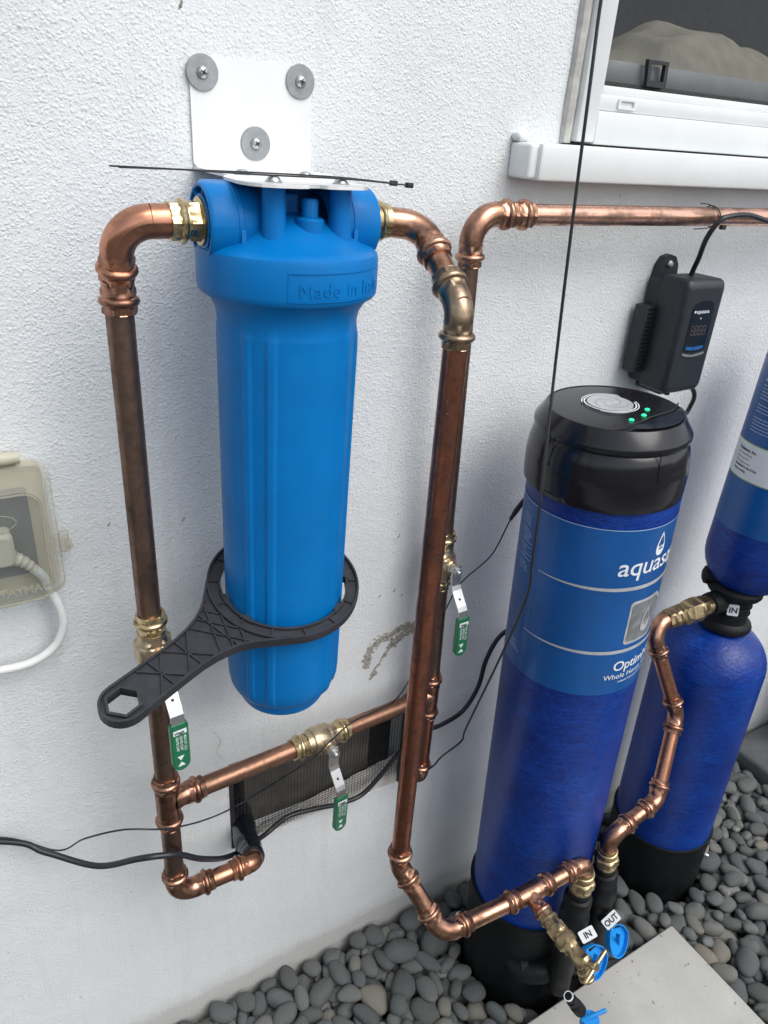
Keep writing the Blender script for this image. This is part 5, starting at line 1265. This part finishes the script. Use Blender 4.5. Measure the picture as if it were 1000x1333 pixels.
for z_, w_ in ((1.335, 0.10),):
    m_ = MB(); box(m_, (1.054, 0.897, z_+0.017), (0.024, 0.028, 0.118), 0.003); sv = obj('side_vent', m_, 'box_plastic', ct)
    for i in range(15):
        m_ = MB(); box(m_, (1.052+0.001, 0.8825, 1.303+i*0.0073), (0.015, 0.002, 0.0030), 0.0006); obj('vent_slat', m_, 'boot', sv)
m_ = MB(); plate(m_, [(1.078, 1.450), (1.132, 1.450), (1.128, 1.474), (1.119, 1.487), (1.105, 1.491), (1.091, 1.487), (1.082, 1.474)], [], 0.0, 0.012, lambda u, v, h: Vector((u-0.004, WY-0.001-h, v)))
hg = obj('hanger_tab', m_, 'box_plastic', ct)
m_ = MB(); lathe(m_, [(0, 0.019), (0.004, 0.0185), (0.0065, 0.0155), (0.0068, 0.012)], (1.101, WY, 1.475), (0, -1, 0), 20); obj('screw', m_, 'zinc', hg)
DF = lambda u, v, h: Vector((1.1125+(u-1.101)*0.92, 0.8252-h, v))
m_ = MB(); plate(m_, [(1.072, 1.346), (1.079, 1.342), (1.101, 1.3405), (1.123, 1.342), (1.130, 1.346), (1.130, 1.415), (1.126, 1.424), (1.114, 1.429), (1.088, 1.429), (1.076, 1.424), (1.072, 1.415)], [], -0.001, 0.0006, DF); dsp = obj('display', m_, 'display', ct)
m_ = MB(); text(m_, 'aquasana', 0.0095, lambda x, y, z: DF(1.0835+x, 1.4085+y, 0.0010), bold=0.01); lathe(m_, [(0, 0.0012), (0.0022, 0.0011)], DF(1.079, 1.4115, 0), (0, -1, 0), 12); obj('display_word', m_, 'ink_white', dsp)
m_ = MB(); lathe(m_, [(0, 0.0016), (0.0014, 0.0012)], DF(1.098, 1.400, 0), (0, -1, 0), 12); obj('display_light', m_, 'ink_white', dsp)
m_ = MB()
SEGS = [((0, 0), (1, 0)), ((0, 1), (1, 1)), ((0, 2), (1, 2)), ((0, 0), (0, 1)), ((0, 1), (0, 2)), ((1, 0), (1, 1)), ((1, 1), (1, 2))]
for d_ in range(4):
    for (a, b), (c, e) in SEGS:
        x0 = 1.0805+d_*0.0105; z0 = 1.372; A = (x0+a*0.007, z0+b*0.0075); B = (x0+c*0.007, z0+e*0.0075); w_ = 0.0011
        if b == e: q = [(A[0], A[1]-w_/2), (B[0], A[1]-w_/2), (B[0], A[1]+w_/2), (A[0], A[1]+w_/2)]
        else: q = [(A[0]-w_/2, A[1]+0.0008), (A[0]+w_/2, A[1]+0.0008), (A[0]+w_/2, B[1]-0.0008), (A[0]-w_/2, B[1]-0.0008)]
        m_.add([DF(u, v, 0.0011) for u, v in q], [(0, 1, 2, 3)], None, False)
obj('digits', m_, 'digit', dsp)
m_ = MB(); plate(m_, [(1.077, 1.3475), (1.088, 1.3455), (1.101, 1.3450), (1.114, 1.3455), (1.125, 1.3475), (1.125, 1.3525), (1.101, 1.3505), (1.077, 1.3525)], [], 0.0007, 0.0012, DF); obj('display_band', m_, 'display_blue', dsp)
m_ = MB(); plate(m_, [(1.071, 1.3375), (1.086, 1.3345), (1.101, 1.3335), (1.116, 1.3345), (1.131, 1.3375), (1.131, 1.3405), (1.101, 1.3365), (1.071, 1.3405)], [], 0.0, 0.0016, DF); obj('display_lip', m_, 'alu', dsp)
m_ = MB(); lathe(m_, [(0.005, 0), (0.0055, 0.006), (0, 0.008)], (1.11, 0.855, 1.262), (0, 0, -1), 16); obj('foot_knob', m_, 'boot', ct)
m_ = MB(); box(m_, (1.1635, 0.89, 1.305), (0.008, 0.02, 0.028), 0.002); obj('side_clip', m_, 'box_plastic', ct)

# ------------------------------------------------------------------ weatherproof outlet on the left
ob_ = thing('outdoor_outlet', 'aged translucent weatherproof outlet cover with a plug inside at the left edge', 'outlet', (0.0, WY, 1.19))
def skew(p): return p
m_ = MB(); loftbox(m_, [sec(-0.080, 0.066, 1.098, 1.268, 0.010, WY), sec(-0.080, 0.066, 1.098, 1.268, 0.010, 0.898)]); obj('base', m_, 'beige_box', ob_)
m_ = MB(); loftbox(m_, [sec(-0.058, 0.046, 1.125, 1.243, 0.003, 0.8975), sec(-0.058, 0.046, 1.125, 1.243, 0.003, 0.8950)]); obj('outlet_plate', m_, 'grey_insert', ob_)
m_ = MB(); S = [sec(-0.083, 0.0735, 1.094, 1.274, 0.016, 0.898, 8), sec(-0.083, 0.0735, 1.094, 1.274, 0.016, 0.888, 8), sec(-0.079, 0.068, 1.099, 1.268, 0.018, 0.886, 8), sec(-0.077, 0.064, 1.104, 1.262, 0.020, 0.866, 8), sec(-0.072, 0.058, 1.110, 1.256, 0.020, 0.852, 8)]
loftbox(m_, S, False, False); cv_ = obj('cover', m_, 'cover', ob_)
m_ = MB(); plate(m_, [(p.x, p.z) for p in S[-1]], [], 0, 0.0022, lambda u, v, h: Vector((u, 0.8525-h, v))); obj('cover_window', m_, 'cover_clear', cv_)
m_ = MB(); sweep(m_, [Vector((p.x, 0.851, p.z)) for p in sec(-0.070, 0.056, 1.112, 1.254, 0.018, 0.85, 8)]+[Vector(sec(-0.070, 0.056, 1.112, 1.254, 0.018, 0.851, 8)[0])], 0.0016, 8, False); obj('window_rim', m_, 'cover', cv_)
m_ = MB(); sweep(m_, [(-0.09, 0.893, 1.283), (0.045, 0.893, 1.283)], 0.0075, 16); box(m_, (-0.02, 0.905, 1.277), (0.12, 0.022, 0.012), 0.002); obj('hinge', m_, 'beige_box', ob_)
m_ = MB(); box(m_, (0.079, 0.894, 1.162), (0.012, 0.012, 0.028), 0.003, 3); lathe(m_, [(0.003, -0.008), (0.0045, -0.006), (0.0045, 0.008), (0, 0.009)], (0.084, 0.894, 1.158), (0, -1, 0), 16); obj('latch', m_, 'cover', ob_)
Gr = lambda u, v, h: Vector((u, 0.8498-h, v))
m_ = MB(); vs = [Gr(-0.008+0.036*math.cos(a), 1.222+0.0125*math.sin(a), 0.0) for a in [2*PI*i/40 for i in range(41)]]; sweep(m_, vs, 0.0006, 6, False)
obj('relief_oval', m_, 'cover', cv_)
m_ = MB(); text(m_, 'TAYMAC', 0.0150, lambda x, y, z: Gr(-0.004+x*0.95, 1.124+y, z), extr=0.0006, bold=0.004)
obj('relief_lettering', m_, 'cover', cv_, kind='stuff')
pl_ = thing('plug', 'off white three pin plug seen inside the translucent outlet cover', 'plug', (0.0, 0.885, 1.17))
m_ = MB(); loftbox(m_, [sec(-0.022, 0.020, 1.158, 1.196, 0.005, 0.894), sec(-0.024, 0.022, 1.152, 1.196, 0.006, 0.873), sec(-0.020, 0.018, 1.156, 1.192, 0.006, 0.868)]); obj('plug_body', m_, 'plug', pl_)
m_ = MB(); P = spline([(0.018, 0.880, 1.160), (0.030, 0.880, 1.150), (0.040, 0.880, 1.138)], 6); sweep(m_, P, [0.0085-0.0035*i/(len(P)-1)+(0.0012 if i % 3 == 0 else 0) for i in range(len(P))], 16); obj('strain_relief', m_, 'plug', pl_)
wc = MB(); sweep(wc, spline([(0.038, 0.880, 1.140), (0.048, 0.885, 1.122), (0.053, 0.892, 1.098), (0.061, 0.890, 1.070), (0.062, 0.890, 1.038), (0.046, 0.892, 1.006), (0.012, 0.892, 0.990), (-0.04, 0.893, 0.992), (-0.14, 0.90, 1.0)], 12), 0.0058, 18)
tag(obj('white_cord', wc, 'white_cable'), 'thick white cord hanging from the outdoor outlet in a curve', 'cable')

# ------------------------------------------------------------------ cables
def cable(pts, r, label, beads=False, name='black_cable', per=12):
    m_ = MB(); P = spline(pts, per); sweep(m_, P, r, 12)
    return tag(obj(name, m_, 'rubber'), label, 'cable', 'black cables strung along the wall')
cable([(-0.30, 0.902, 0.80), (-0.069, 0.900, 0.681), (-0.013, 0.880, 0.647), (0.050, 0.835, 0.632), (0.102, 0.780, 0.681), (0.133, 0.767, 0.685), (0.160, 0.767, 0.671), (0.194, 0.780, 0.627), (0.245, 0.835, 0.535), (0.286, 0.860, 0.502), (0.343, 0.893, 0.475), (0.391, 0.900, 0.489), (0.447, 0.900, 0.481), (0.497, 0.900, 0.468), (0.549, 0.900, 0.467), (0.590, 0.900, 0.500), (0.622, 0.893, 0.549), (0.655, 0.871, 0.612), (0.713, 0.880, 0.603), (0.772, 0.890, 0.608), (0.802, 0.890, 0.658), (0.811, 0.890, 0.719), (0.829, 0.890, 0.763), (0.852, 0.888, 0.785), (0.90, 0.885, 0.80)], 0.0046, 'thicker black twin cable looping under the vent and behind the pipes to the tank')
cable([(0.60, 0.668, 2.05), (0.612, 0.660, 1.90), (0.614, 0.660, 1.776), (0.613, 0.655, 1.711), (0.617, 0.650, 1.564), (0.618, 0.640, 1.419), (0.596, 0.603, 1.269), (0.594, 0.595, 1.173), (0.602, 0.600, 1.121), (0.616, 0.630, 1.034), (0.674, 0.720, 0.862), (0.725, 0.82, 0.640), (0.735, 0.84, 0.584), (0.700, 0.850, 0.550), (0.672, 0.834, 0.556), (0.655, 0.828, 0.558)], 0.0019, 'thin black cable dangling from above in front of the window and tank')
cable([(-0.20, 0.9, 0.75), (-0.068, 0.9, 0.689), (0.002, 0.880, 0.643), (0.039, 0.82, 0.715), (0.087, 0.78, 0.751), (0.142, 0.768, 0.736), (0.203, 0.80, 0.685), (0.281, 0.90, 0.567), (0.340, 0.905, 0.576), (0.380, 0.860, 0.648), (0.394, 0.80, 0.734), (0.403, 0.766, 0.793), (0.446, 0.772, 0.812), (0.506, 0.80, 0.788), (0.591, 0.86, 0.741), (0.650, 0.89, 0.78), (0.682, 0.89, 0.847), (0.711, 0.89, 0.915), (0.733, 0.89, 0.939), (0.785, 0.89, 0.975), (0.805, 0.88, 1.043), (0.808, 0.87, 1.072)], 0.0013, 'hair thin black wire rising over the brass bypass valve toward the tank')
jm = MB(); sweep(jm, [(0.8055, 0.878, 1.050), (0.808, 0.870, 1.070), (0.816, 0.862, 1.095)], [0.0032, 0.0048, 0.0040], 14)
tag(obj('cable_plug', jm, 'rubber'), 'small black inline plug behind the left side of the tall tank', 'plug')
cable([(3.6, 0.905, 1.46), (2.2, 0.900, 1.47), (1.62, 0.87, 1.50), (1.30, 0.818, 1.540), (1.204, 0.815, 1.556), (1.15, 0.815, 1.565), (1.104, 0.815, 1.563), (1.085, 0.818, 1.555), (1.081, 0.83, 1.528), (1.100, 0.85, 1.495), (1.112, 0.865, 1.470), (1.114, 0.87, 1.44)], 0.0042, 'black cable arching over the copper pipe into the controller box')
cable([(1.150, 0.875, 1.290), (1.195, 0.862, 1.250), (1.207, 0.870, 1.215), (1.188, 0.872, 1.194), (1.11, 0.885, 1.165), (1.00, 0.875, 1.18), (0.935, 0.825, 1.215)], 0.0042, 'short black cable leaving the underside of the controller box behind the tank cap')
zt = MB(); RR = 0.0160; cx_ = 1.10
sweep(zt, [Vector((cx_+0.010*math.sin(a*0.5), RY+RR*math.sin(a), 1.559+RR*math.cos(a))) for a in [2*PI*i/36 for i in range(37)]], 0.0011, 8, False)
sweep(zt, spline([(cx_, RY-0.012, 1.546), (cx_-0.02, RY-0.016, 1.543), (cx_-0.045, RY-0.012, 1.541)], 6), 0.0009, 8)
sweep(zt, spline([(cx_-0.003, RY-0.010, 1.572), (cx_-0.012, RY-0.004, 1.577), (cx_-0.028, RY, 1.578)], 6), 0.0009, 8)
box(zt, (cx_+0.012, RY-0.021, 1.545), (0.010, 0.007, 0.007), 0.001)
tag(obj('cable_tie', zt, 'black_plastic'), 'black cable tie strapping the cable to the horizontal copper pipe', 'cable tie')
